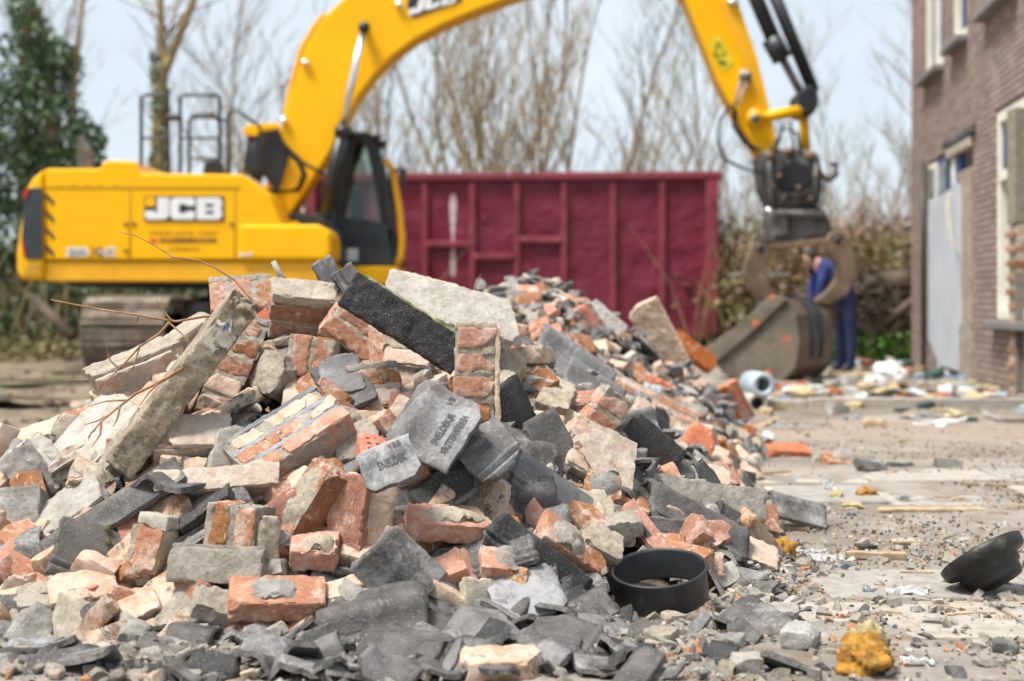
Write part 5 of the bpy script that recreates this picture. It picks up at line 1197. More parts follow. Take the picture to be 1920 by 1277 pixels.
put_brick(585, 942, 58, -6, (-.75, -.55, .35), 'large leaning brick smeared with mortar in the middle of the heap face', .23, .11, .075, 'brick_brown', .97, lift=.10, rad=65)
put_brick(657, 968, 84, 4, (-.4, -.9, .05), 'brown brick standing upright beside the leaning mortar-smeared brick', .21, .105, .052, 'brick_brown', None, lift=.10, lump=False, rad=55)
put_slab(710, 972, 84, 0, (.3, -.95, .1), 'upright white slab with orange smears next to the brown upright brick', .2, .07, .045, 'plaster_pink', 3, .85, .98, lift=.09, rad=45, seed=202)
put_brick(590, 1034, -3, 8, (0, -.4, .95), 'half brick with a pale mortar top at the foot of the leaning brick', .12, .1, .06, 'brick', .95, lift=.07)
put_brick(520, 1020, 10, 0, (-.3, -.7, .6), 'small brown brick stub wedged beside the squat brick block', .1, .08, .05, 'brick_brown', .9, lift=.04)
put_brick(520, 1122, -2, 10, (-.02, -.45, .9), 'whole brick with thick pale mortar on top at the front foot of the heap', .225, .11, .058, 'brick', None, lift=.09, rad=75)
put_slab(672, 1100, 14, 18, (-.2, -.5, .85), 'thin salmon brick slip lying flat at the front of the heap', .17, .1, .025, 'brick_pale', 4, .8, .98, lift=.06, cat='brick', name='brick_slip')
put_brick(368, 1105, 78, 8, (-.4, -.8, .3), 'rounded orange brick stub among mortar at the foot of the heap', .1, .09, .05, 'brick', .8, lift=.07, lump=False)
put_slab(410, 1135, -20, 20, (0, -.5, .8), 'pale ridged mortar flake beside the rounded brick stub', .12, .1, .04, 'mortar', 5, lift=.07)
put_brick(155, 1115, 4, 22, (-.05, -.6, .8), 'pale broken brick at the lower left foot of the heap', .16, .1, .07, 'brick_pale', .95, lift=.07, lump=False, rad=50)
put_slab(75, 1135, 0, 10, (0, -.5, .8), 'squat beige stone block at the lower left foot', .11, .09, .08, 'mortar', 6, lift=.07)
put_brick(838, 982, -8, 26, (.05, -.45, .9), 'salmon brick with a mortar lump on top in the lower middle of the heap', .2, .1, .056, 'brick', None, lift=.10, rad=55)
put_brick(800, 868, 30, 22, (-.2, -.55, .8), 'pale orange brick propped under the lettered tile shard', .19, .1, .06, 'brick', None, lift=.09, lump=False, rad=50)
put_brick(878, 882, 36, 14, (-.2, -.75, .6), 'dusty yellow-orange brick in front of the upright stack', .13, .095, .055, 'brick_pale', .95, lift=.12, lump=False, rad=40)
put_brick(916, 938, 78, 8, (-.35, -.9, .2), 'pale brick standing on end beside small dark tile shards', .13, .1, .055, 'brick_pale', .95, lift=.08, lump=False, rad=40)
put_brick(937, 866, -4, 10, (0, -.5, .85), 'mossy yellow-grey brick end right of the lettered tile', .1, .09, .06, 'mortar', .9, lift=.08, lump=False)
put_chunk(1112, 868, -30, 16, (-.20, -.66, .74), 'big pale brick block on the right flank with orange broken sides', [(0, [.21]), (.01, [.2]), (0, [.19])], .1, lift=.10, m=['brick_pale', 'brick_pale', 'brick'], plaster=('plaster_pink', 'front', .016), rad=80)
put_brick(1130, 918, -12, 10, (.1, -.7, .6), 'orange broken brick under the big pale block', .12, .1, .05, 'brick', .85, lift=.09)
put_brick(1020, 802, -12, 14, (0, -.45, .9), 'dusty brick end above the big dark tile edge', .13, .1, .055, 'brick_pale', None, lift=.06)
put_chunk(700, 735, 6, 10, (0, -.9, .3), 'mortar-coated brick lump under the concave tile', [(0, [.15]), (0, [.16])], .1, lift=.06, m=['brick', 'brick_pale'], mm='mortar')
put_chunk(770, 690, -6, 12, (0, -.7, .6), 'grey-beige mortar lump with a brick strip below the black beam', [(0, [.17])], .1, lift=.06, m='brick_pale', plaster=('mortar', 'top', .035))
put_brick(640, 790, -35, 10, (-.2, -.8, .5), 'shaded brown brick under the concave tile', .16, .1, .06, 'brick_brown', .9, lift=.05)
put_slab(670, 835, 20, 10, (-.3, -.8, .5), 'rough brown mortar lump below the concave tile', .13, .11, .06, 'mortar', 6, lift=.06)
put_slab(752, 790, 60, 5, (-.3, -.8, .3), 'pale pointed mortar shard left of the lettered tile', .13, .08, .05, 'plaster_pink', 5, lift=.07)
put_brick(950, 700, 70, 20, (.4, -.8, .3), 'plaster-backed brick right of the upright stack', .15, .1, .052, 'brick_pale', None, lift=.04)
put_chunk(455, 562, 4, 12, (0, -.9, .4), 'reddish three-brick chunk peeking over the crest behind the leaning plank', [(0, [.06, .06, .06])], .1, lift=-.05, m='brick', ch=.1)
put_slab(800, 548, -14, 10, (0, -.3, .9), 'dusty pinkish slab behind the cream slab on the crest', .26, .14, .07, 'plaster_pink', 5, lift=-.25)
put_brick(1064, 1022, -36, 18, (-.25, -.55, .8), 'brick with a mortar crust sliding down among dark tiles on the right', .19, .1, .056, 'brick', None, lift=.09, rad=50)
put_slab(1128, 1022, -30, 10, (.1, -.6, .8), 'speckled mortar lump right of the sliding brick', .11, .09, .05, 'mortar', 6, lift=.08)
put_brick(1318, 1068, -4, 4, (0, -.8, .3), 'pale brick chunk behind the black plastic ring', .11, .09, .07, 'brick_pale', .95, lift=.06)
put_brick(935, 1058, -10, 10, (0, -.5, .8), 'small salmon brick among the dark tile shards', .1, .09, .05, 'brick', .9, lift=.07)
put_brick(845, 1068, 20, 10, (0, -.5, .8), 'broken brick corner poking out between dark tile shards', .1, .08, .05, 'brick', .8, lift=.06, lump=False)
put_slab(1318, 938, -11, 22, (-.05, -.9, .35), 'long beige concrete plank lying on the right foot of the heap', .42, .105, .07, 'mortar', 2, .94, 1, lift=.05, rough=.006, rad=70, seed=305)
put_slab(1265, 870, -38, 25, (-.3, -.6, .7), 'thin beige board sloping down the right flank', .30, .08, .03, 'plaster_cream', 3, lift=.05)
put_chunk(1205, 772, -27, 18, (-.22, -.55, .8), 'long fallen strip of wall with ribbed brick courses on the right flank', [(0, [.2, .2, .2]), (-.02, [.1, .2, .2, .08]), (.02, [.2, .2, .15]), (.05, [.1, .2, .2])], .1, lift=.08, d=None, m=['brick_pale', 'brick_pale', 'brick'], rad=110)
put_chunk(1120, 790, -38, 14, (-.35, -.8, .4), 'row of orange brick ends along the edge of the fallen wall strip', [(0, [.1]), (0, [.1]), (0, [.1])], .09, lift=.12, m='brick', rad=50)
put_brick(1088, 852, -30, 10, (-.3, -.6, .7), 'pale block of brick and plaster behind the big pale block', .2, .12, .07, 'brick_pale', .95, lift=.03)
# far part of the heap
s53 = put_slab(1240, 640, -62, 8, (-.45, -.8, .3), 'tall whitish plank-like plaster slab leaning on the far mound', .52, .2, .06, 'plaster_pink', 3, .8, .98, lift=.15, d=8.4, rad=60, seed=401)
put_chunk(1213, 648, -62, 8, (-.5, -.8, .3), 'bright orange brick edge behind the leaning white slab on the far mound', [(0, [.2]), (0, [.2])], .08, d=8.5, m='brick_red')
put_chunk(1090, 612, -58, 10, (-.3, -.8, .5), 'bright orange brick block high on the far mound', [(0, [.2]), (0, [.2]), (0, [.2])], .1, d=7.4, m='brick_red', rad=40)
put_slab(1135, 602, -40, 10, (.1, -.7, .6), 'white plaster beam beside the bright orange block', .24, .1, .07, 'plaster', 3, d=7.5)
put_slab(1300, 660, -38, 10, (-.2, -.7, .6), 'red brick slab at the far end of the heap', .38, .12, .06, 'brick_red', 3, d=9.2, cat='brick', name='brick_slab')
put_chunk(1352, 768, -62, 14, (-.3, -.8, .55), 'red-orange ribbed hollow brick panel lying on the far right foot', [(0, [.26]), (0, [.28]), (0, [.28]), (0, [.27]), (0, [.26])], .08, d=8.9, m='brick_red', mm='brick_fresh', rad=60)
put_brick(1232, 740, 70, 10, (.2, -.9, .2), 'orange hollow brick with a pale blue foil wrap on the far flank', .16, .12, .08, 'brick_red', .95, d=7.0)
put_slab(1217, 748, 75, 10, (-.4, -.9, .1), 'crumpled pale blue sheet beside the orange hollow brick', .16, .1, .01, 'paleblue', 5, d=6.95, cat='sheet', name='plastic_sheet')
put_brick(1475, 848, -4, 10, (0, -.4, .9), 'red perforated brick lying on the yard beyond the heap', .24, .1, .07, 'brick_red', .95, d=7.45, lump=False)
put_brick(1566, 868, -6, 15, (0, -.4, .9), 'pinkish brick stub lying alone on the yard', .13, .1, .06, 'brick', .95, d=7.05)
put_slab(1532, 866, 80, 0, (0, -.9, .2), 'white lump beside the lone brick stub on the yard', .06, .05, .05, 'plaster', 6, d=7.1, cat='stone', name='stone')
put_slab(1635, 878, -14, 20, (0, -.5, .8), 'dark broken tile wedge lying on the yard', .17, .08, .04, 'tile', 4, d=6.75, cat='roof tile', name='roof_tile')
put_slab(1775, 873, -4, 10, (0, -.5, .8), 'mossy dark tile scrap far out on the yard', .14, .08, .035, 'tile_moss', 5, d=6.9, cat='roof tile', name='roof_tile')
put_slab(1690, 876, -2, 10, (0, -.4, .9), 'narrow dark strip of tile next to the mossy scrap', .14, .05, .03, 'tile_dark', 4, d=6.9, cat='roof tile', name='roof_tile')

# ---- roof tiles one can pick out
def letters_on(o, s, cx, cy, size, rot, u_mid, m, xs=.8, flipx=False):
    me = text_mesh('lettering', s, size, 0, .0004, xs); c_, s_ = math.cos(R(rot)), math.sin(R(rot))
    uu = np.linspace(-.5, .5, 400); tz = tprof(uu)
    for v in me.vertices:
        x, y = v.co.x, v.co.y; X = cx + x * c_ - y * s_; Yv = cy + x * s_ + y * c_
        v.co = (X, Yv, float(np.interp(X / .30 + u_mid, uu, tz)) + .0022)
    return ob('lettering', me, m, o)
MT['ink'] = m_plain('embossed_letter_shadow', (0.085, 0.082, 0.082), .8)  # dark letter colour stands in for shade in the stamped relief
t1 = put_tile(812, 796, 57, 16, (-.20, -.80, .60), 'grey-blue worn roof tile with stamped lettering beside the upright stack', (-.46, .25), .195, 'tile_pale', 4, .86, 1.0, d=3.64, seed=901, rad=85, nu=56, nv=22)
letters_on(t1, 'SNELDEK|R', .035, .0, .030, 90, -.105, MT['ink'], .62); letters_on(t1, 'VERB|SNELLDEK', .070, .0, .027, -90, -.105, MT['ink'], .60)
letters_on(t1, 'VB', .012, .075, .024, 90, -.105, MT['ink'], .8)
t1b = put_tile(902, 838, 40, 10, (-.10, -.8, .60), 'lower corner of a grey lettered roof tile tucked under the upright stack', (-.1, .5), .16, 'tile_pale', 5, .75, .95, d=3.66, seed=905, rad=40)
letters_on(t1b, 'DEK|R', -.03, .0, .030, 90, .2, MT['ink'], .72); letters_on(t1b, '|SNEL', .008, .0, .029, -90, .2, MT['ink'], .72)
t2 = put_tile(735, 866, 22, 6, (-.10, -.72, .70), 'small curved tile shard with stamped lettering in front of the orange hollow brick', (-.42, .04), .155, 'tile_pale', 5, .72, .95, d=3.47, seed=907, rad=50)
letters_on(t2, 'SNELDEK', .012, .0, .026, 90, -.19, MT['ink'], .68); letters_on(t2, 'VBB', -.025, .02, .025, 90, -.19, MT['ink'], .8)
put_tile(210, 955, 33, 14, (-.35, -.50, .82), 'long dark roof tile with an upturned wavy end sloping down the left foot', (-.5, .0), .40, 'tile', 3, .86, .99, lift=.12, seed=911, rad=85, nu=60, nv=24)
put_tile(318, 905, 4, 60, (-.25, -.55, .80), 'pale broken wavy tile end above the long dark tile', (-.5, .1), .12, 'tile', 4, .85, .98, lift=.15, seed=912)
mo = put_tile(170, 1036, -28, 22, (-.15, -.70, .72), 'gritty mossy roof tile piece at the lower left of the heap', (-.05, .5), .20, 'tile_moss', 5, .78, .95, lift=.12, seed=913, rad=60)
for mx_, my_ in ((-.04, .03), (-.075, .02)):
    bm = bmesh.new(); bmesh.ops.create_icosphere(bm, subdivisions=3, radius=.010)
    for v in bm.verts: v.co = Vector((v.co.x, v.co.y * .8, v.co.z * .5)) * (1 + .25 * math.sin(v.co.x * 700) * math.cos(v.co.y * 600))
    ob('moss', bm_mesh('moss', bm, True), MT['moss'], mo, Matrix.Translation((mx_, my_, .014)))
put_tile(380, 965, 30, 15, (-.3, -.5, .8), 'broken dark tile with a ribbed edge below the long pale block', (.05, .5), .24, 'tile', 4, .8, .97, lift=.09, seed=914, under='tile_dark')
put_slab(388, 955, 36, 10, (-.5, -.7, .5), 'dark rusty tile edge resting on the ribbed tile', .17, .04, .03, 'tile_dark', 3, lift=.13, cat='roof tile', name='roof_tile')
put_tile(645, 722, 24, 14, (-.05, -.5, .88), 'concave grey tile lying like a tray in the upper heap', (-.35, .4), .13, 'tile', 4, .85, .98, lift=.14, seed=915, rad=55)
put_tile(640, 706, 10, 10, (.1, -.6, .8), 'bluish weathered tile shard lying on the concave tile', (-.2, .25), .12, 'tile_pale', 5, .7, .95, lift=.18, seed=916)
put_tile(966, 790, -66, 6, (.45, -.9, .1), 'large dark roof tile standing on edge with a black hollow inside', (-.5, .0), .24, 'bitumen', 3, .9, 1, lift=.08, seed=917, rad=60, under='tile', nu=56)
put_tile(1056, 858, -62, -5, (.8, -.55, .3), 'dark wavy tile edge curling down beside the big pale block', (-.5, .2), .28, 'tile', 3, .85, 1, lift=.09, seed=918, under='bitumen')
put_tile(988, 842, -18, 12, (.1, -.7, .7), 'dark grey flaked tile below the standing tile', (-.5, .0), .17, 'tile', 5, .75, .95, lift=.08, seed=919)
put_tile(752, 1076, -48, 8, (-.35, -.75, .5), 'big curved grey tile shard leaning at the front of the heap', (-.5, .05), .20, 'tile', 5, .75, .96, lift=.11, seed=920, rad=60, under='tile_dark')
put_tile(828, 912, 34, 12, (-.4, -.6, .6), 'thick s-shaped tile edge above the salmon brick', (-.5, .05), .16, 'tile_dark', 4, .8, .98, lift=.12, seed=921)
put_tile(860, 928, -6, 10, (-.1, -.55, .8), 'dark wavy tile shard behind the salmon brick', (-.5, .2), .12, 'tile', 5, .75, .96, lift=.10, seed=922)
put_tile(985, 945, -4, 10, (0, -.9, .3), 'dark tile with a rolled edge standing upright in the lower heap', (-.45, .1), .16, 'tile', 4, .9, .99, lift=.08, seed=923, under='tile_dark')
put_tile(1050, 930, -36, 12, (.1, -.6, .75), 'long slate-grey tile edge slanting down to the right', (.1, .5), .3, 'tile_pale', 3, .85, 1, lift=.1, seed=924)
put_tile(1310, 968, -28, 10, (.1, -.55, .8), 'long dark tile with a wavy broken end on the right foot', (-.5, .02), .34, 'tile', 3, .85, .99, lift=.10, seed=925, rad=60, under='bitumen', nu=56)
put_tile(1495, 952, -16, 10, (.1, -.5, .85), 'flat dark tile lying beyond the concrete plank', (-.5, .05), .2, 'tile', 4, .8, .98, d=5.0, seed=926, under='bitumen')
put_tile(1380, 896, -14, 10, (0, -.5, .85), 'black curved tile behind the concrete plank', (-.5, .1), .16, 'bitumen', 4, .8, .98, lift=.04, seed=927)
put_tile(1215, 846, -40, 10, (-.4, -.7, .5), 'black tile trough with pale ribs on the right flank', (.0, .5), .2, 'tile_dark', 3, .88, 1, lift=.10, seed=928)
put_tile(1255, 805, -36, 14, (-.2, -.5, .85), 'bluish grey tile lying on the fallen wall strip', (-.2, .4), .18, 'tile_pale', 4, .8, .98, lift=.10, seed=929)
put_tile(1255, 1005, 84, 4, (.1, -.98, .1), 'grey tile piece standing upright near the right foot', (-.1, .4), .1, 'tile_pale', 4, .85, .98, lift=.06, seed=930)
put_tile(1075, 690, -34, 10, (-.1, -.6, .8), 'large silvery grey pantile in the saddle between the two mounds', (-.5, .5), .34, 'tile_pale', 4, .85, 1, lift=.05, d=5.4, seed=931, rad=60)
put_tile(1110, 735, -30, 10, (-.1, -.6, .8), 'silvery grey tile overlapping the pantile in the saddle', (-.5, .4), .25, 'tile_pale', 4, .8, 1, lift=.05, d=5.2, seed=932, rad=40)
put_tile(618, 518, -62, 4, (.5, -.85, 0), 'curved tile shard poking up over the crest', (-.5, -.2), .12, 'tile_pale', 3, .9, 1, d=4.62, seed=933)
put_tile(655, 524, -58, 4, (.4, -.9, .1), 'flat tile shard poking up over the crest beside the curved one', (.25, .5), .09, 'tile_pale', 3, .9, 1, d=4.6, seed=934)
put_tile(812, 578, -30, 5, (.1, -.9, .3), 'small lettered tile corner behind the black beam', (-.1, .2), .09, 'tile_pale', 5, .75, .95, lift=.05, seed=935)
put_tile(905, 1040, 16, 8, (-.1, -.5, .85), 'ribbed tile strip in the lower right of the heap', (.15, .5), .26, 'tile', 4, .85, 1, lift=.09, seed=936)
put_tile(1010, 1050, -38, 6, (-.3, -.7, .6), 'long thin dark tile edge beside the sliding brick', (.2, .5), .3, 'tile_dark', 3, .88, 1, lift=.10, seed=937)
put_tile(985, 1112, 8, 14, (-.1, -.6, .8), 'tile shard with stamped letters among the lower dark shards', (-.1, .4), .18, 'tile_pale', 5, .75, .96, lift=.08, seed=938)
put_tile(700, 1150, 12, 6, (-.1, -.7, .6), 'half-round ridge tile piece at the front foot', (-.5, .0), .26, 'tile', 4, .85, 1, lift=.09, seed=939, rad=55)
put_tile(20, 1040, 20, 10, (-.2, -.7, .6), 'dark tile corner at the left edge of the heap', (-.5, -.05), .2, 'tile', 5, .75, .96, lift=.08, seed=940, rad=45)
put_tile(105, 1170, 14, 10, (-.1, -.5, .8), 'dark curled tile piece at the lower left foot', (-.5, -.05), .22, 'tile', 4, .8, .98, lift=.06, seed=941)
put_tile(30, 1160, 2, 6, (0, -.8, .5), 'dark ribbed tile edge in the lower left corner of the heap', (.1, .5), .2, 'tile', 4, .85, 1, lift=.07, seed=942)

# hollow orange brick, stick, twigs
hb = put_brick(712, 850, -8, 18, (-.1, -.5, .85), 'bright orange hollow brick with square holes behind the lettered shard', .12, .1, .055, 'brick_red', None, lift=.12, lump=False)
for i in range(4):
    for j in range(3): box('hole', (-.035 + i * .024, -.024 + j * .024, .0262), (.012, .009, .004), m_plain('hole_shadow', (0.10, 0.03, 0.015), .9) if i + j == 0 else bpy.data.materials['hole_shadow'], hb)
tag(tube('stick', [P3(512, 490, 4.6), P3(525, 515, 4.6), P3(546, 548, 4.62)], [.009, .010, .014], MT['wood_grey'], None, 7), 'pale peeled stick poking up over the crest', 'stick')
def twig(label, main, side, d, r=.005, name='twig'):
    lst = []
    def c3(l, k=0): return [P3(a, b, d + dd) for a, b, dd in l]
    lst.append((c3(main), [r * (1 - .7 * i / (len(main) - 1)) for i in range(len(main))]))
    for s in side: lst.append((c3(s), [r * .55 * (1 - .6 * i / (len(s) - 1)) for i in range(len(s))]))
    o = ob(name, tubes_mesh(name, lst, 6), MT['twig']); tag(o, label, 'twig')
twig('thin bare twig arching up in front of the excavator panel', [(482, 572, 0), (470, 560, 0), (440, 525, .02), (400, 500, .03), (370, 488, .03), (325, 482, .04), (290, 460, .05), (255, 442, .05), (220, 434, .06)], [[(325, 482, .04), (312, 488, .03)], [(322, 481, .04), (316, 472, .05)]], 4.1, .0042)
twig('long horizontal twig reaching left over the heap flank', [(480, 578, 0), (440, 588, 0), (380, 594, 0), (330, 603, 0), (280, 594, .02), (200, 582, .04), (145, 572, .06), (95, 562, .08)], [[(322, 602, 0), (300, 575, 0), (292, 560, 0)], [(316, 604, 0), (340, 625, -.02), (354, 640, -.03)], [(260, 592, .02), (252, 610, .03)]], 4.0, .0055)
twig('branching twig hanging down the left flank with fine dry tips', [(318, 604, 0), (300, 625, -.01), (262, 650, -.02), (230, 685, -.03), (200, 715, -.05), (188, 742, -.06)], [[(262, 650, -.02), (250, 690, -.03), (246, 705, -.03)]], 4.0, .0048)
twig('bushy dead twig lying across the white plaster slab', [(345, 690, 0), (300, 716, 0), (255, 738, -.02), (220, 765, -.04), (190, 790, -.06), (165, 820, -.08)], [[(300, 716, 0), (280, 735, -.02), (262, 760, -.03)], [(225, 762, -.04), (220, 785, -.05), (212, 800, -.05)], [(200, 780, -.05), (180, 790, -.06), (160, 796, -.06)], [(190, 792, -.06), (188, 815, -.07), (172, 838, -.08)], [(178, 806, -.07), (170, 812, -.07), (166, 826, -.07)], [(240, 750, -.03), (200, 752, -.04), (165, 762, -.04)]], 3.72, .0058)
twig('curved thin twig beside the plastered chunk on the left flank', [(222, 690, 0), (208, 678, 0), (202, 662, 0), (200, 645, 0)], [[(165, 712, 0), (120, 712, 0)]], 4.1, .003)
twig('fine twig sprouting from the crest behind the cream slab', [(870, 568, 0), (890, 545, 0), (902, 512, 0)], [[(880, 558, 0), (868, 535, 0)], [(885, 550, 0), (905, 540, 0)]], 5.0, .003)
twig('thin stem over the crest beside the tile shards', [(560, 545, 0), (558, 530, 0), (566, 541, 0), (590, 545, 0), (630, 522, 0)], [], 4.4, .003)
# ------------------------------------------------------------------ loose rubble: individuals that fill the heap
rf = random.Random(99)
PB = [brick_mesh(1000 + i, .21 * s, .1, .052, .0085, b) for i, (s, b) in enumerate([(1, None), (1, .9), (.62, .9), (.5, .85), (.75, .9), (.42, .8), (.9, None), (.6, .75)])]
PBR = [p.copy() for p in PB]; PBP = [p.copy() for p in PB]
for l_, m_ in ((PB, 'brick'), (PBP, 'brick_pale'), (PBR, 'brick_brown')):
    for p in l_: p.materials.append(MT[m_])
PBX = [p.copy() for p in PB]
for p in PBX: p.materials.clear(); p.materials.append(MT['brick_red'])
PTI = []
for i in range(12):
    u0 = rf.uniform(-.5, -.32) if rf.random() < .65 else rf.uniform(-.2, .2); me = tile_mesh(2000 + i, u0, min(.5, u0 + rf.uniform(.18, .45)), rf.uniform(.08, .19), 5, .6, .95, .012, 18, 8); PTI.append(me)
PT = []
for m_ in ('tile', 'tile', 'tile_pale', 'tile_dark', 'tile'):
    for p in PTI:
        c = p.copy(); tile_mats(c, m_); PT.append(c)
PL = []
for i in range(10):
    a = rf.uniform(.06, .14); me = lump_mesh(3000 + i, a, a * rf.uniform(.5, .9), a * rf.uniform(.35, .7), .010)
    for m_ in ('mortar', 'plaster_cream', 'mortar_grey', 'plaster_pink'):
        c = me.copy(); c.materials.append(MT[m_]); PL.append(c)
PS = []
for i in range(6):
    me = slab_mesh(3500 + i, rf.uniform(.14, .24), rf.uniform(.09, .15), rf.uniform(.025, .05), .010, 5, .7, .97, .012)
    for m_ in ('plaster_cream', 'plaster_pink', 'mortar'):
        c = me.copy(); c.materials.append(MT[m_]); PS.append(c)

def zone(px, py, d):
    if d > 5.6: return 'on the far mound'
    if py > 1150: return 'at the front foot of the heap'
    if px < 420: return 'on the left flank of the heap'
    if px > 980: return 'on the right flank of the heap'
    if py < 760: return 'in the upper face of the heap'
    return 'in the lower face of the heap'
def toppx(x, y, z): return 960 + x / y * FPX, HOR - (z - CAMH) / y * FPX
def slope_n(x, y):
    e = .05; return Vector((hz(x - e, y) - hz(x + e, y), hz(x, y - e) - hz(x, y + e), 2 * e)).normalized()
def filler(me, name, label, cat, group, x, y, z, tilt, scale=1.0, n=None):
    n = n or slope_n(x, y)
    n = (n + Vector((rf.gauss(0, tilt), rf.gauss(0, tilt), rf.gauss(0, tilt)))).normalized()
    a = Vector((rf.gauss(0, 1), rf.gauss(0, 1), rf.gauss(0, .4))); M = Matrix.Identity(4)
    xx = (a - n * a.dot(n)).normalized(); yy = n.cross(xx); M.col[0][:3] = xx; M.col[1][:3] = yy; M.col[2][:3] = n; M = M @ Matrix.Scale(scale, 4); M.col[3][:3] = (x, y, z)
    o = ob(name, me, None, None, M); tag(o, label, cat, group); return o
FILL = []
SHORT = {'brick': 'orange brick fragment', 'dusty': 'dusty brick fragment', 'red': 'red brick fragment', 'tile': 'dark tile shard', 'lump': 'beige mortar lump', 'slab': 'plaster flake'}
DESC = {'brick': 'loose orange-brown brick fragment', 'dusty': 'loose dusty pale brick fragment', 'red': 'loose bright red-orange brick fragment', 'tile': 'loose dark grey roof tile shard', 'lump': 'loose beige mortar lump', 'slab': 'loose flat flake of plaster'}
NAM = {'brick': ('brick_fragment', 'brick'), 'dusty': ('brick_fragment', 'brick'), 'red': ('brick_fragment', 'brick'), 'tile': ('tile_shard', 'roof tile'), 'lump': ('mortar_lump', 'mortar'), 'slab': ('plaster_flake', 'plaster')}
cnt = {k: 0 for k in DESC}; LIM = {'brick': 170, 'dusty': 150, 'red': 50, 'tile': 298, 'lump': 260, 'slab': 140}
def kinds_at(px, py, d):
    if d > 5.6:
        w = dict(brick=2.2, dusty=2.6, red=.9, tile=2.4, lump=2.6, slab=2.2) if not (d > 7 and py < 580) else dict(brick=1, dusty=1.2, red=.4, tile=4, lump=1.8, slab=1)
    elif px > 560 and py > 880 - (px - 560) * .12 and px < 1420: w = dict(brick=1.7, dusty=1.5, red=.1, tile=8, lump=1.5, slab=.4)
    elif px < 300: w = dict(brick=1.8, dusty=2.4, red=.1, tile=.5, lump=4, slab=2)
    elif px > 980: w = dict(brick=2, dusty=3, red=.5, tile=3.4, lump=1.8, slab=1.4)
    else: w = dict(brick=2.4, dusty=2, red=.1, tile=1.4, lump=2.6, slab=1)
    return w
tries = 0; taken = []
for m_ in ((1240, 1110, 105, 3.5),): MASK.append(m_)
MASK += [(1460, 1035, 75, 4.6), (1400, 1040, 60, 4.6), (1175, 1120, 50, 3.5), (1300, 1120, 50, 3.5)]
while sum(cnt.values()) < 1040 and tries < 12000:
    tries += 1
    if tries % 5 < 4:
        px = rf.uniform(-60, 1420); py = rf.uniform(500, 1230); p, d = hit(px, py, 2.95); x, y, z = p
        if hz(x, y) < -.03 or abs(z - max(hz(x, y), 0)) > .05: continue
        if d > 5 and rf.random() < .15: continue
    else:
        x = rf.uniform(-2.4, 1.4); y = rf.uniform(3.5, 10); z = hz(x, y)
        if z < .02: continue
        px, py = toppx(x, y, z); d = y
    near = [m for m in MASK if (m[0] - px) ** 2 + (m[1] - py) ** 2 < (m[2] * .92) ** 2 and d < m[3] + .35]
    if near and rf.random() < .93: continue
    if (x - .382) ** 2 + (y - 3.64) ** 2 < .036: continue
    if sum((a - x) ** 2 + (b - y) ** 2 < .0028 for a, b in taken) > 1: continue
    taken.append((x, y))
    w = kinds_at(px, py, d); kd = rf.choices(list(w), list(w.values()))[0]
    if cnt[kd] >= LIM[kd]: continue
    cnt[kd] += 1
    me = {'brick': lambda: rf.choice(PB if rf.random() < .65 else PBR), 'dusty': lambda: rf.choice(PBP), 'red': lambda: rf.choice(PBX), 'tile': lambda: rf.choice(PT), 'lump': lambda: rf.choice(PL), 'slab': lambda: rf.choice(PS)}[kd]()
    zn = zone(px, py, d); nm, ct_ = NAM[kd]
    FILL.append((px, py, SHORT[kd])); FILL[-1] += (filler(me, nm, DESC[kd] + ' ' + zn, ct_, DESC[kd].replace('loose ', '') + 's ' + zn, x, y, z + rf.uniform(-.005, .03), .42 if kd == 'tile' else .55, rf.uniform(.8, 1.15) if d < 5.6 else rf.uniform(.85, 1.3)),)

# shards and stones lying loose in front of the heap, bigger than gravel
n_ = 0
for i in range(640):
    px = rf.uniform(-20, 1500); py = rf.uniform(1070, 1280); d = FPX * CAMH / (py - HOR); x = (px - 960) / FPX * d
    if hz(x, d) > .06 or (x - .382) ** 2 + (d - 3.64) ** 2 < .034: continue
    if any((m[0] - px) ** 2 + (m[1] - py) ** 2 < (m[2] * .8) ** 2 for m in MASK): continue
    dens = 1 if px < 1200 else .35
    if rf.random() > dens: continue
    tl = rf.random() < (.25 if px < 480 else .8 if px < 1250 else .35)
    me = rf.choice(PT if tl else PL); sc_ = rf.uniform(.45, 1.15) if tl else rf.uniform(.22, .5)  # same tile shards and mortar lumps as on the heap
    nm, ct_ = ('tile_splinter', 'roof tile') if tl else ('rubble_stone', 'stone'); side = 'to the left of the foremost tiles' if px < 600 else 'in front of the dark tiles' if px < 1150 else 'on the open ground right of the heap'
    ds = 'small dark tile splinter ' if tl else 'small pale rubble stone '
    FILL.append((px, py, 'small tile splinter' if tl else 'small pale stone', filler(me, nm, ds + 'lying ' + side, ct_, ds + side, x, d, gz(x, d) + .012, .35, sc_, Vector((0, 0, 1))))); n_ += 1
    if n_ > 300: break
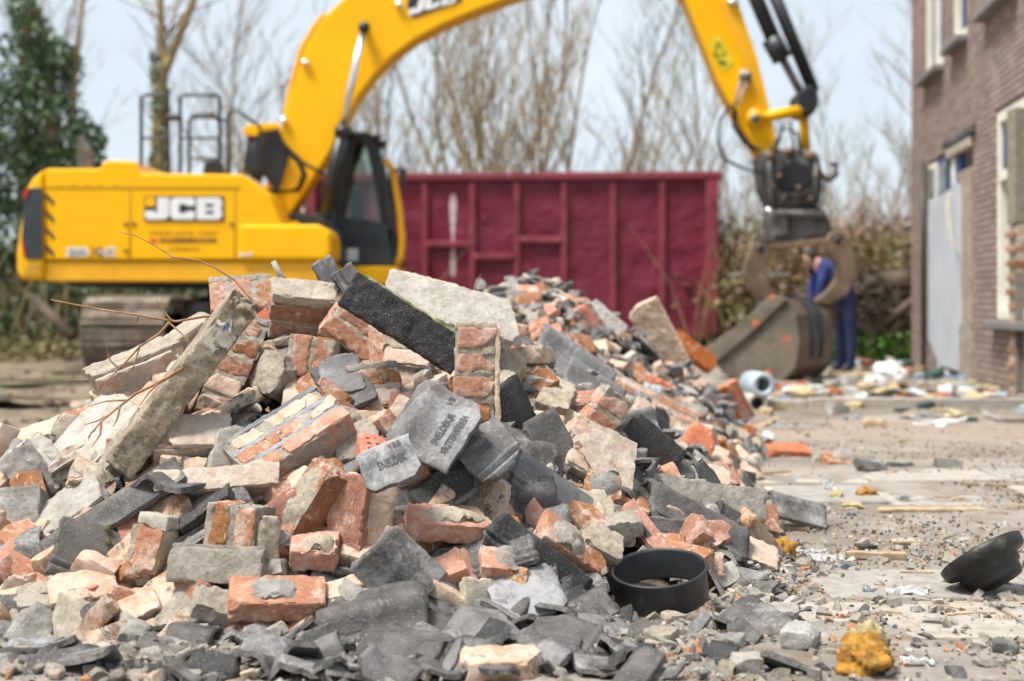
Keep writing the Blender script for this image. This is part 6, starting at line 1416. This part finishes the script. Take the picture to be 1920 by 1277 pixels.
# three larger tiles in the blurred foreground
def ground_piece(me, name, label, cat, px, py, sc_, rz, n=(0, 0, 1), dz=.02, group=None):
    d = FPX * CAMH / (py - HOR); x = (px - 960) / FPX * d; n = Vector(n).normalized(); a = Vector((math.cos(R(rz)), math.sin(R(rz)), 0)); xx = (a - n * a.dot(n)).normalized()
    M = Matrix.Identity(4); M.col[0][:3] = xx; M.col[1][:3] = n.cross(xx); M.col[2][:3] = n; M = M @ Matrix.Scale(sc_, 4); M.col[3][:3] = (x, d, gz(x, d) + dz)
    o = ob(name, me, None, None, M); tag(o, label, cat, group); return o
for i, (px, py, u, lv, rz, lab) in enumerate(((905, 1215, (-.5, .0), .20, 25, 'big pale grey tile piece in the blurred front of the rubble'), (760, 1245, (-.5, .0), .19, 70, 'dark curved tile lying at the very front'), (1060, 1225, (-.1, .5), .2, -20, 'flat grey tile flake in the blurred front right'), (985, 1185, (-.3, .3), .2, 60, 'mossy tile flake behind the pale grey front tile'), (590, 1190, (-.5, 0), .22, 10, 'low dark tile piece beside the whole brick at the foot'), (1090, 1168, (-.5, .0), .16, 120, 'arched tile piece left of the black plastic ring'), (1122, 1098, (-.4, .1), .14, 60, 'grey tile piece leaning by the black plastic ring'), (850, 1165, (-.5, .0), .18, -15, 'broad dark tile half buried at the front foot'))):
    me = tile_mesh(5000 + i, u[0], u[1], lv, 5, .75, .97); tile_mats(me, 'tile_pale' if i % 3 == 0 else 'tile'); ground_piece(me, 'roof_tile', lab, 'roof tile', px, py, 1, rz, (rf.gauss(0, .2), -.25, 1), .035)
me = slab_mesh(5100, .17, .1, .045, .006); me.materials.append(MT['brick_pale']); ground_piece(me, 'brick', 'blurred pink brick piece at the very front', 'brick', 940, 1268, 1, 5, (0, -.15, 1), .02)
for i, (px, py, s, m_, lab) in enumerate(((1470, 1168, .085, 'mortar_grey', 'grey angular stone on the ground right of the ring'), (1420, 1128, .06, 'mortar_grey', 'flat grey pebble right of the black ring'), (1240, 1215, .075, 'mortar', 'rounded upright mortar knob in the blurred front'), (1500, 1215, .10, 'concrete', 'long flat grey stone in the blurred front right'), (1265, 1172, .06, 'mortar', 'pale stone in front of the black ring'), (1400, 1262, .07, 'plaster_cream', 'pale blurred stone at the bottom edge'), (1835, 1215, .05, 'plaster_cream', 'pale stone in the lower right corner'), (1885, 1218, .06, 'tile', 'dark stone in the lower right corner'))):
    me = lump_mesh(5200 + i, s, s * .75, s * .45, .007); me.materials.append(MT[m_]); ground_piece(me, 'stone', lab, 'stone', px, py, 1, rf.uniform(0, 360), (0, -.1, 1), s * .25)

# ------------------------------------------------------------------ chips, grit and splinters nobody could count
CH_BASE = [rough_box('chip', 1, .8, .5, .42, ball_cuts(7000 + i, 1, .8, .5, 6, .6, .85, .02), 0, 0, 7000 + i, 0) for i in range(8)]
CHV = []
for me in CH_BASE:
    v = np.zeros(len(me.vertices) * 3); me.vertices.foreach_get('co', v); f = np.zeros(len(me.polygons) * 4, dtype=np.int32); me.polygons.foreach_get('vertices', f); CHV.append((v.reshape(-1, 3), f.reshape(-1, 4)))
rc = np.random.RandomState(5)
def chips(name, label, pos, sizes, m, flat=1.0, cat='gravel'):
    V = []; F = []; b = 0
    for (x, y, z), s in zip(pos, sizes):
        v, f = CHV[rc.randint(8)]; q_ = rc.normal(size=4); q_ /= np.linalg.norm(q_); w, a, b_, c_ = q_
        Rm = np.array([[1-2*(b_*b_+c_*c_), 2*(a*b_-c_*w), 2*(a*c_+b_*w)], [2*(a*b_+c_*w), 1-2*(a*a+c_*c_), 2*(b_*c_-a*w)], [2*(a*c_-b_*w), 2*(b_*c_+a*w), 1-2*(a*a+b_*b_)]])
        V.append((v * s * np.array([1, rc.uniform(.6, 1), rc.uniform(.35, 1)])) @ Rm.T * np.array([1, 1, flat]) + (x, y, z)); F.append(f + b); b += len(v)
    o = ob(name, mesh_np(name, np.vstack(V), np.vstack(F), False), MT[m]); tag(o, label, cat, None, 'stuff')
def foot_positions(n, seed, xr=(-1.9, 1.4), yr=(2.5, 4.6), fall=.35):
    rg = np.random.RandomState(seed); P_ = []
    while len(P_) < n:
        x = rg.uniform(*xr, 4000); y = rg.uniform(*yr, 4000); h = heap_z(x, y); g = ground_z(x, y)
        front = np.clip(1 - (y - 2.5) / .25, 0, 1) * (x > -1.2) * (x < .9) * .6
        pr = np.where(h > .0, np.where(h < .12, .5, .10), np.exp(h / fall * 6) + front * 0 + .55 * (y < 3.4) * (y > 3.14 + .05 * x) * (x < .45) + .04)
        k_ = rg.uniform(size=4000) < pr
        k_ &= ((x - .382) ** 2 + (y - 3.64) ** 2) > .021
        for a, b_, c_ in zip(x[k_], y[k_], np.maximum(h, g)[k_]): P_.append((a, b_, c_ + .003))
    return P_[:n]
sz = lambda n, lo, hi, seed: lo + (hi - lo) * np.random.RandomState(seed).uniform(0, 1, n) ** 2.6
chips('gravel', 'beige mortar crumbs strewn along the foot of the heap', foot_positions(6500, 1), sz(6500, .006, .055, 1), 'mortar')
chips('gravel', 'whitish plaster crumbs strewn along the foot of the heap', foot_positions(2200, 2), sz(2200, .005, .045, 2), 'plaster_cream')
chips('gravel', 'dark tile crumbs strewn along the foot of the heap', foot_positions(1600, 3, (-.9, 1.0)), sz(1600, .006, .06, 3), 'tile', .8)
chips('gravel', 'grey stone grit strewn along the foot of the heap', foot_positions(1800, 9), sz(1800, .005, .04, 9), 'mortar_grey')
chips('gravel', 'orange brick crumbs strewn along the foot of the heap', foot_positions(1500, 4), sz(1500, .005, .035, 4), 'brick_fresh')
chips('gravel', 'bright red brick crumbs among the grit', foot_positions(260, 10), sz(260, .006, .03, 10), 'brick_red')
def yard_positions(n, seed, y0=2.9, y1=12.5):
    rg = np.random.RandomState(seed); P_ = []
    while len(P_) < n:
        y = y0 + (y1 - y0) * rg.uniform(size=3000) ** 1.6; x = rg.uniform(.1, .42, 3000) * y; p = np.stack([x, y, 0 * x], 1)
        k_ = (heap_z(x, y) < .0) & (rg.uniform(size=3000) < np.clip(.30 + 1.0 * fbm(p * 1.3, 3, 31), .04, 1))
        g = ground_z(x, y)
        for a, b_, c_ in zip(x[k_], y[k_], g[k_]): P_.append((a, b_, c_ + .002))
    return P_[:n]
chips('gravel', 'pale stone grit scattered over the yard', yard_positions(3600, 11), sz(3600, .003, .020, 11), 'mortar')
chips('gravel', 'dark grit scattered over the yard', yard_positions(1500, 12), sz(1500, .003, .020, 12), 'tile')
chips('gravel', 'orange grit and wood crumbs scattered over the yard', yard_positions(700, 13), sz(700, .003, .016, 13), 'brick_fresh')
chips('gravel', 'brown soil crumbs scattered over the yard', yard_positions(2400, 14), sz(2400, .004, .02, 14), 'fines')
chips('gravel', 'white and pale scraps of grit scattered over the yard', yard_positions(900, 15), sz(900, .004, .026, 15), 'plaster')
P_ = []; rg_ = np.random.RandomState(77)
for _ in range(2600):
    y = rg_.uniform(5, 10.5); x = rg_.uniform(-1.7, 1.5); h = heap_z(np.array([x]), np.array([y]))[0]
    if h > 0: P_.append((x, y, h + .01))
chips('gravel', 'mixed grey crumbs filling the far mound', P_[:1300], sz(1300, .02, .10, 20), 'mortar_grey'); 
P2_ = [(x + rg_.normal() * .05, y + rg_.normal() * .05, z + .03) for x, y, z in P_ if rg_.uniform() < (.08 if y < 7.0 else .55)]
chips('tile_rubble', 'grey roof tile rubble covering the far mound', P2_, sz(len(P2_), .05, .15, 25), 'tile_pale', .7, 'rubble')
chips('gravel', 'mixed orange crumbs filling the far mound', P_[1300:], sz(max(len(P_) - 1300, 1), .02, .09, 21), 'brick')
P_ = [(rg_.uniform(-2.2, -.7) * .1 - 4.2 + rg_.normal() * 1.4, rg_.uniform(9, 17), .02) for _ in range(700)]
chips('gravel', 'stones and clods on the muddy ground at the far left', [(a, b_, gz(a, b_)) for a, b_, c_ in P_], sz(700, .02, .10, 22), 'fines')

# ------------------------------------------------------------------ named litter
def at_ground(px, py): d = FPX * CAMH / (py - HOR); x = (px - 960) / FPX * d; return Vector((x, d, gz(x, d)))
# black plastic ring
p = at_ground(1242, 1150); p.y += .02
rg0 = lathe('plastic_ring', [(.112, .0), (.114, .004), (.113, .070), (.116, .074), (.115, .080), (.111, .080), (.109, .073), (.108, .006)], MT['plastic_black'], None, 64)
rg0.scale = (1.06, 1.06, 1.05); rg0.location = (p.x, p.y, p.z + .035); rg0.rotation_euler = (R(13), R(-6), 0); tag(rg0, 'black plastic ring-shaped pipe cap lying in the rubble', 'plastic ring')
# black rubber cone at the right
p = at_ground(1890, 1128); p.y += .05
cn = empty('rubber_collar', p); tag(cn, 'black rubber pipe collar lying tilted at the right edge', 'rubber collar'); cn.rotation_euler = (R(-30), R(-22), R(10)); cn.location = p + Vector((.0, .02, .035)); cn.scale = (1.12, 1.12, 1.0)
lathe('collar', [(.0, .0), (.062, .0), (.066, .006), (.070, .03), (.076, .034), (.080, .055), (.10, .062), (.106, .068), (.108, .092), (.104, .095), (.098, .09), (.088, .07), (.05, .05), (.0, .045)], MT['rubber'], cn, 48)
# insulation foam, paper, wood, plastic
def foam(px, py, s, label, m='foam', squash=.8, dz=None):
    p = at_ground(px, py); bm = bmesh.new(); bmesh.ops.create_icosphere(bm, subdivisions=4, radius=s / 2)
    co = np.array([v.co[:] for v in bm.verts]); f = 1 + .75 * fbm(co / s * 4 + px, 3, 3) + .42 * np.abs(fbm(co / s * 12 + px, 3, 4)) - .12; co = co * f[:, None] * np.array([1, .8, squash])
    for v, c in zip(bm.verts, co): v.co = c
    o = ob('foam_chunk', bm_mesh('foam_chunk', bm, True), MT[m]); o.location = p + Vector((0, 0, s * .32 * squash)); tag(o, label, 'foam'); return o
foam(1462, 1052, .095, 'crumbly orange insulation foam lump beside the white papers', 'foam', 1.0)
foam(1625, 1268, .10, 'orange insulation foam lump blurred at the bottom edge', 'foam', .9); foam(1628, 1226, .075, 'pale cream tip on the foam at the bottom edge', 'foam_pale', 1.1)
foam(1622, 932, .075, 'orange foam lump out on the yard', 'foam', .7); foam(1570, 935, .055, 'small yellow foam crumb out on the yard', 'foam_pale'); foam(1600, 950, .09, 'flat cream foam scrap on the yard', 'foam_pale', .3)
foam(1400, 858, .12, 'yellow foam lump beside the perforated brick', 'foam_pale', .6); foam(1360, 842, .11, 'pale yellow foam lump against the heap', 'foam_pale', .7); foam(1330, 866, .09, 'small yellow foam lump at the heap foot', 'foam_pale', .6)
foam(1440, 828, .07, 'white foam ball near the heap', 'paper', .9); foam(1512, 745, .12, 'pale yellow foam lump before the bucket', 'foam_pale', .7); foam(1372, 690, .22, 'pale orange foam lump at the bucket lip', 'foam_pale', .7)
def sheet(px, py, w, h, rz, m, label, cat='paper', name='paper_scrap', tilt=6, lift=.006, crease=.006):
    p = at_ground(px, py); n_x, n_y = 8, 6; rg = random.Random(px * 7 + py); V = []; F = []
    for j in range(n_y + 1):
        for i in range(n_x + 1): V.append(((i / n_x - .5) * w, (j / n_y - .5) * h, rg.gauss(0, crease)))
    for j in range(n_y):
        for i in range(n_x): a = j * (n_x + 1) + i; F.append((a, a + 1, a + n_x + 2, a + n_x + 1))
    bm = bmesh.new(); vs = [bm.verts.new(v) for v in V]
    for f in F: bm.faces.new([vs[i] for i in f])
    bmesh.ops.solidify(bm, geom=bm.faces[:], thickness=.003)
    o = ob(name, bm_mesh(name, bm), MT[m]); o.location = p + Vector((0, 0, lift + crease)); o.rotation_euler = (R(rg.uniform(0, tilt)), R(rg.uniform(-tilt, tilt)), R(rz)); tag(o, label, cat); return o
sheet(1372, 1040, .12, .07, -12, 'paper', 'folded white paper lying behind the plastic ring'); sheet(1330, 1036, .09, .05, 10, 'paleblue', 'greyish paper scrap behind the plastic ring')
sheet(1522, 1040, .10, .05, 0, 'paper', 'white card strip right of the orange foam lump'); sheet(1548, 1052, .11, .06, 15, 'paper', 'torn white paper with a pale brown edge by the foam'); sheet(1555, 920, .06, .05, 30, 'paper', 'crumpled white tissue on the yard', tilt=40, lift=.02)
sheet(1700, 1117, .11, .05, -20, 'paper', 'white card with a brown edge lying alone on the sand'); sheet(1720, 1250, .07, .03, 5, 'paper', 'white strip in the lower right foreground'); sheet(1440, 1088, .04, .02, 5, 'paper', 'tiny white scrap right of the ring')
def wood(px, py, L, w, rz, label, m='wood', tz=0.0, t=.012):
    p = at_ground(px, py); me = rough_box('wood_splinter', L, w, t, .008, [((1, .6, 0), L * .42, .01), ((-1, .3, 0), L * .44, .01)], .001, .002, int(px), .002)
    o = ob('wood_splinter', me, MT[m]); o.location = p + Vector((0, 0, t * .7)); o.rotation_euler = (R(4), R(tz), R(rz)); tag(o, label, 'wood'); return o
wood(1640, 1050, .19, .03, -8, 'weathered broken batten lying on the sand', 'wood', 0, .02); wood(1720, 1078, .09, .016, -3, 'short yellow wood splinter behind the white card'); wood(1480, 996, .14, .012, -3, 'thin pale lath by the dark flat tile'); wood(1820, 1133, .3, .008, 3, 'long thin reed lying before the rubber collar', 'wood', 0, .005)
wood(1740, 955, .42, .06, 2, 'long rough plank half buried in the dirt', 'wood'); wood(1560, 925, .12, .03, 60, 'short brown wood chip beside the foam crumbs'); wood(1300, 846, .4, .02, -50, 'pale lath sticking out of the heap foot', 'wood', -14); wood(1700, 1020, .1, .02, 10, 'thin wood sliver behind the batten'); wood(1850, 912, .2, .015, -20, 'splinter of lath far right on the yard')
wood(1430, 890, .3, .02, -35, 'loose lath beside the black tile', 'wood', -8); wood(1620, 1030, .07, .05, 30, 'dark flake of bark on the sand', 'tile_dark'); wood(1545, 1038, .05, .04, 80, 'dark pebble-like chip beside the card', 'tile')
sheet(1487, 806, .28, .06, -6, 'paleblue', 'pale blue-grey metal strip lying on the yard', 'metal strip', 'metal_strip', 2, .02, .002); sheet(1515, 800, .3, .03, 5, 'tile_dark', 'thin dark strip behind the pale blue metal', 'metal strip', 'metal_strip', 2, .02, .002)
sheet(1370, 852, .34, .03, 10, 'paper', 'long white plastic strip at the heap foot', 'plastic strip', 'plastic_strip', 4, .05, .004)
box('bottle_cap', at_ground(1486, 1090) + Vector((0, 0, .008)), (.012, .012, .014), m_plain('bright_blue', (0.01, 0.05, 0.5), .4), None, .003); tag(bpy.data.objects['bottle_cap'], 'tiny bright blue plastic cap on the sand', 'cap')
for i in range(46):                                  # thin splinters and paper bits trodden into the yard
    px = rf.uniform(1380, 1915); py = 575 + 190 * (1 + 2.2 * rf.random() ** 1.3)
    if hz(*(at_ground(px, py).to_2d())) > -.05: continue
    if rf.random() < .6: FILL.append((px, py, 'wood splinter', wood(px, py, rf.uniform(.04, .14), rf.uniform(.006, .018), rf.uniform(-60, 60), 'wood splinter', 'wood', 0, .006)))
    else: FILL.append((px, py, 'pale paper scrap', sheet(px, py, rf.uniform(.02, .06), rf.uniform(.015, .035), rf.uniform(0, 180), rf.choice(['paper', 'paleblue', 'foam_pale']), 'paper scrap')))
# pipe ends with blue ring
pe = empty('pipe_offcut', at_ground(1425, 770) + Vector((0, 0, .0))); tag(pe, 'pale pipe offcut with two round mouths and a blue ring', 'pipe')
for (dx, dz, r, m_) in ((.01, .20, .095, 'paleblue'), (-.03, .06, .085, 'wood_grey')):
    o = lathe('pipe_mouth', [(r * .55, -.02), (r * .6, -.05), (r * .95, -.05), (r, -.03), (r, .25), (r * .6, .25)], MT[m_], pe, 28); o.location = (dx, 0, dz); o.rotation_euler = (R(-90), 0, R(8))
# scraps strewn before the bucket and the house
SCR = []
cols = [('white', 'paper'), ('pale blue', 'paleblue'), ('yellow', 'foam_pale'), ('dark blue', 'blue'), ('brown', 'wood'), ('orange', 'brick_red'), ('black', 'tile_dark'), ('green', 'green'), ('grey', 'mortar_grey')]
for i in range(300):
    px = rf.uniform(1390, 1930); py = rf.uniform(684, 752) if rf.random() < .86 else rf.uniform(752, 800); cn_, mk = rf.choices(cols, [5, 4, 3, 3, 4, 2, 3, 1, 4])[0]
    p = at_ground(px, py)
    if px < 1580 and p.y > 14.3: continue
    s = rf.uniform(.07, .28) * (p.y / 14)
    shp = rf.random(); where = 'before the bucket' if px < 1600 else 'between worker and house' if px < 1740 else 'at the foot of the house'
    me = lump_mesh(8000 + i, s, s * rf.uniform(.3, .8), s * rf.uniform(.15, .5), s / 5) if shp < .6 else rough_box('strip', s * 2.2, s * .28, s * .1, s / 6, (), .003, 0, i, .02)
    me.materials.append(MT[mk]); o = ob('debris_scrap', me, None); o.location = p + Vector((0, 0, s * .12)); o.rotation_euler = (R(rf.uniform(-12, 12)), R(rf.uniform(-12, 12)), rf.uniform(0, 6.28))
    tag(o, f'{cn_} scrap of demolition waste strewn {where}', 'scrap', f'{cn_} scraps {where}'); SCR.append((px, py, cn_ + ' waste scrap', o))
# bigger named things at the foot of the house
def bag(px, py, s, m, label, cat='bag', name='rubble_bag', sq=1.0):
    p = at_ground(px, py); bm = bmesh.new(); bmesh.ops.create_icosphere(bm, subdivisions=4, radius=s / 2); co = np.array([v.co[:] for v in bm.verts]); f = 1 + .5 * fbm(co / s * 3 + px, 3, 8) + .15 * fbm(co / s * 11, 2, 4)
    for v, c in zip(bm.verts, co * f[:, None] * np.array([1, .8, sq])): v.co = c
    o = ob(name, bm_mesh(name, bm, True), MT[m]); o.location = p + Vector((0, 0, s * .35 * sq)); tag(o, label, cat)
bag(1668, 722, .34, 'paper', 'crumpled white plastic bag on the yard before the house', sq=.8); bag(1792, 700, .40, 'paper', 'torn white sack leaning below the grey board'); bag(1786, 684, .42, 'brick_red', 'large orange brick lump below the grey board', 'brick', 'brick_lump', .8)
bag(1752, 712, .22, 'green', 'dark green bucket-like lump by the doorway', 'lump', 'plastic_lump', .7); bag(1690, 690, .5, 'green', 'dark green tarpaulin lying by the scrub', 'tarpaulin', 'tarpaulin', .25)
p = at_ground(1858, 716); rk = empty('steel_rack', p); tag(rk, 'red-painted upright steel rack leaning at the foot of the house', 'rack')
for x in (-.13, .0, .13): prism('upright', [(x - .04, 0), (x + .04, 0), (x + .02, .48 - abs(x)), (x - .02, .5 - abs(x))], -.02, .02, MT['brick_red'], rk, .01)
for z in (.06, .22): box('cross_bar', (0, 0, z), (.34, .06, .05), MT['brick_red'], rk, .008)

# ------------------------------------------------------------------ every loose piece is named by what lies next to it
ORD = ['', 'second', 'third', 'fourth', 'fifth', 'sixth', 'seventh', 'eighth', 'ninth', 'tenth', 'eleventh', 'twelfth', 'thirteenth', 'fourteenth', 'fifteenth', 'sixteenth', 'seventeenth', 'eighteenth', 'nineteenth', 'twentieth'] + [f'{n_}th' for n_ in range(21, 60)]
def name_by_neighbour(items, refs):
    by = {}
    for px, py, ds, o in items:
        r_ = min(refs, key=lambda q_: (q_[0] - px) ** 2 + (q_[1] - py) ** 2); dx, dy = px - r_[0], py - r_[1]
        rel_ = ('right of' if dx > 0 else 'left of') if abs(dx) > abs(dy) else ('below' if dy > 0 else 'above')
        by.setdefault((ds, rel_, r_[2]), []).append((dx * dx + dy * dy, o))
    for (ds, rel_, rn), l_ in by.items():
        l_.sort(key=lambda t_: t_[0])
        for i, (d_, o) in enumerate(l_):
            n1 = 'nearest ' if i == 0 and len(l_) > 1 else (ORD[min(i, 58)] + ' ' if i else '')
            o['label'] = f'{n1}{ds} {rel_} the {rn}'
name_by_neighbour(FILL, REFS + [(1242, 1105, 'black plastic pipe cap'), (1460, 1030, 'crumbly orange foam lump'), (905, 1215, 'big pale grey front tile'), (1060, 1225, 'flat grey front tile flake'), (760, 1245, 'dark curved front tile'), (1240, 1215, 'rounded mortar knob'), (940, 1268, 'blurred pink brick piece'), (1700, 1117, 'white card on the sand'), (1640, 1050, 'weathered broken batten'), (1870, 1085, 'black rubber pipe collar'), (1740, 955, 'long rough half-buried plank'), (1622, 932, 'orange foam lump on the yard'), (1625, 1255, 'orange foam lump at the bottom edge')])
name_by_neighbour(SCR, [(1480, 715, 'rusty bucket'), (1585, 697, 'boots of the person in blue'), (1668, 722, 'crumpled white plastic bag'), (1792, 700, 'torn white sack'), (1858, 716, 'red steel rack'), (1752, 712, 'dark green lump'), (1425, 740, 'pale pipe offcut'), (1512, 745, 'yellow foam lump before the bucket'), (1690, 690, 'green tarpaulin'), (1905, 735, 'broken wall stub'), (1487, 806, 'pale blue metal strip'), (1600, 765, 'row of kerb stones'), (1800, 765, 'kerb stones by the house')])
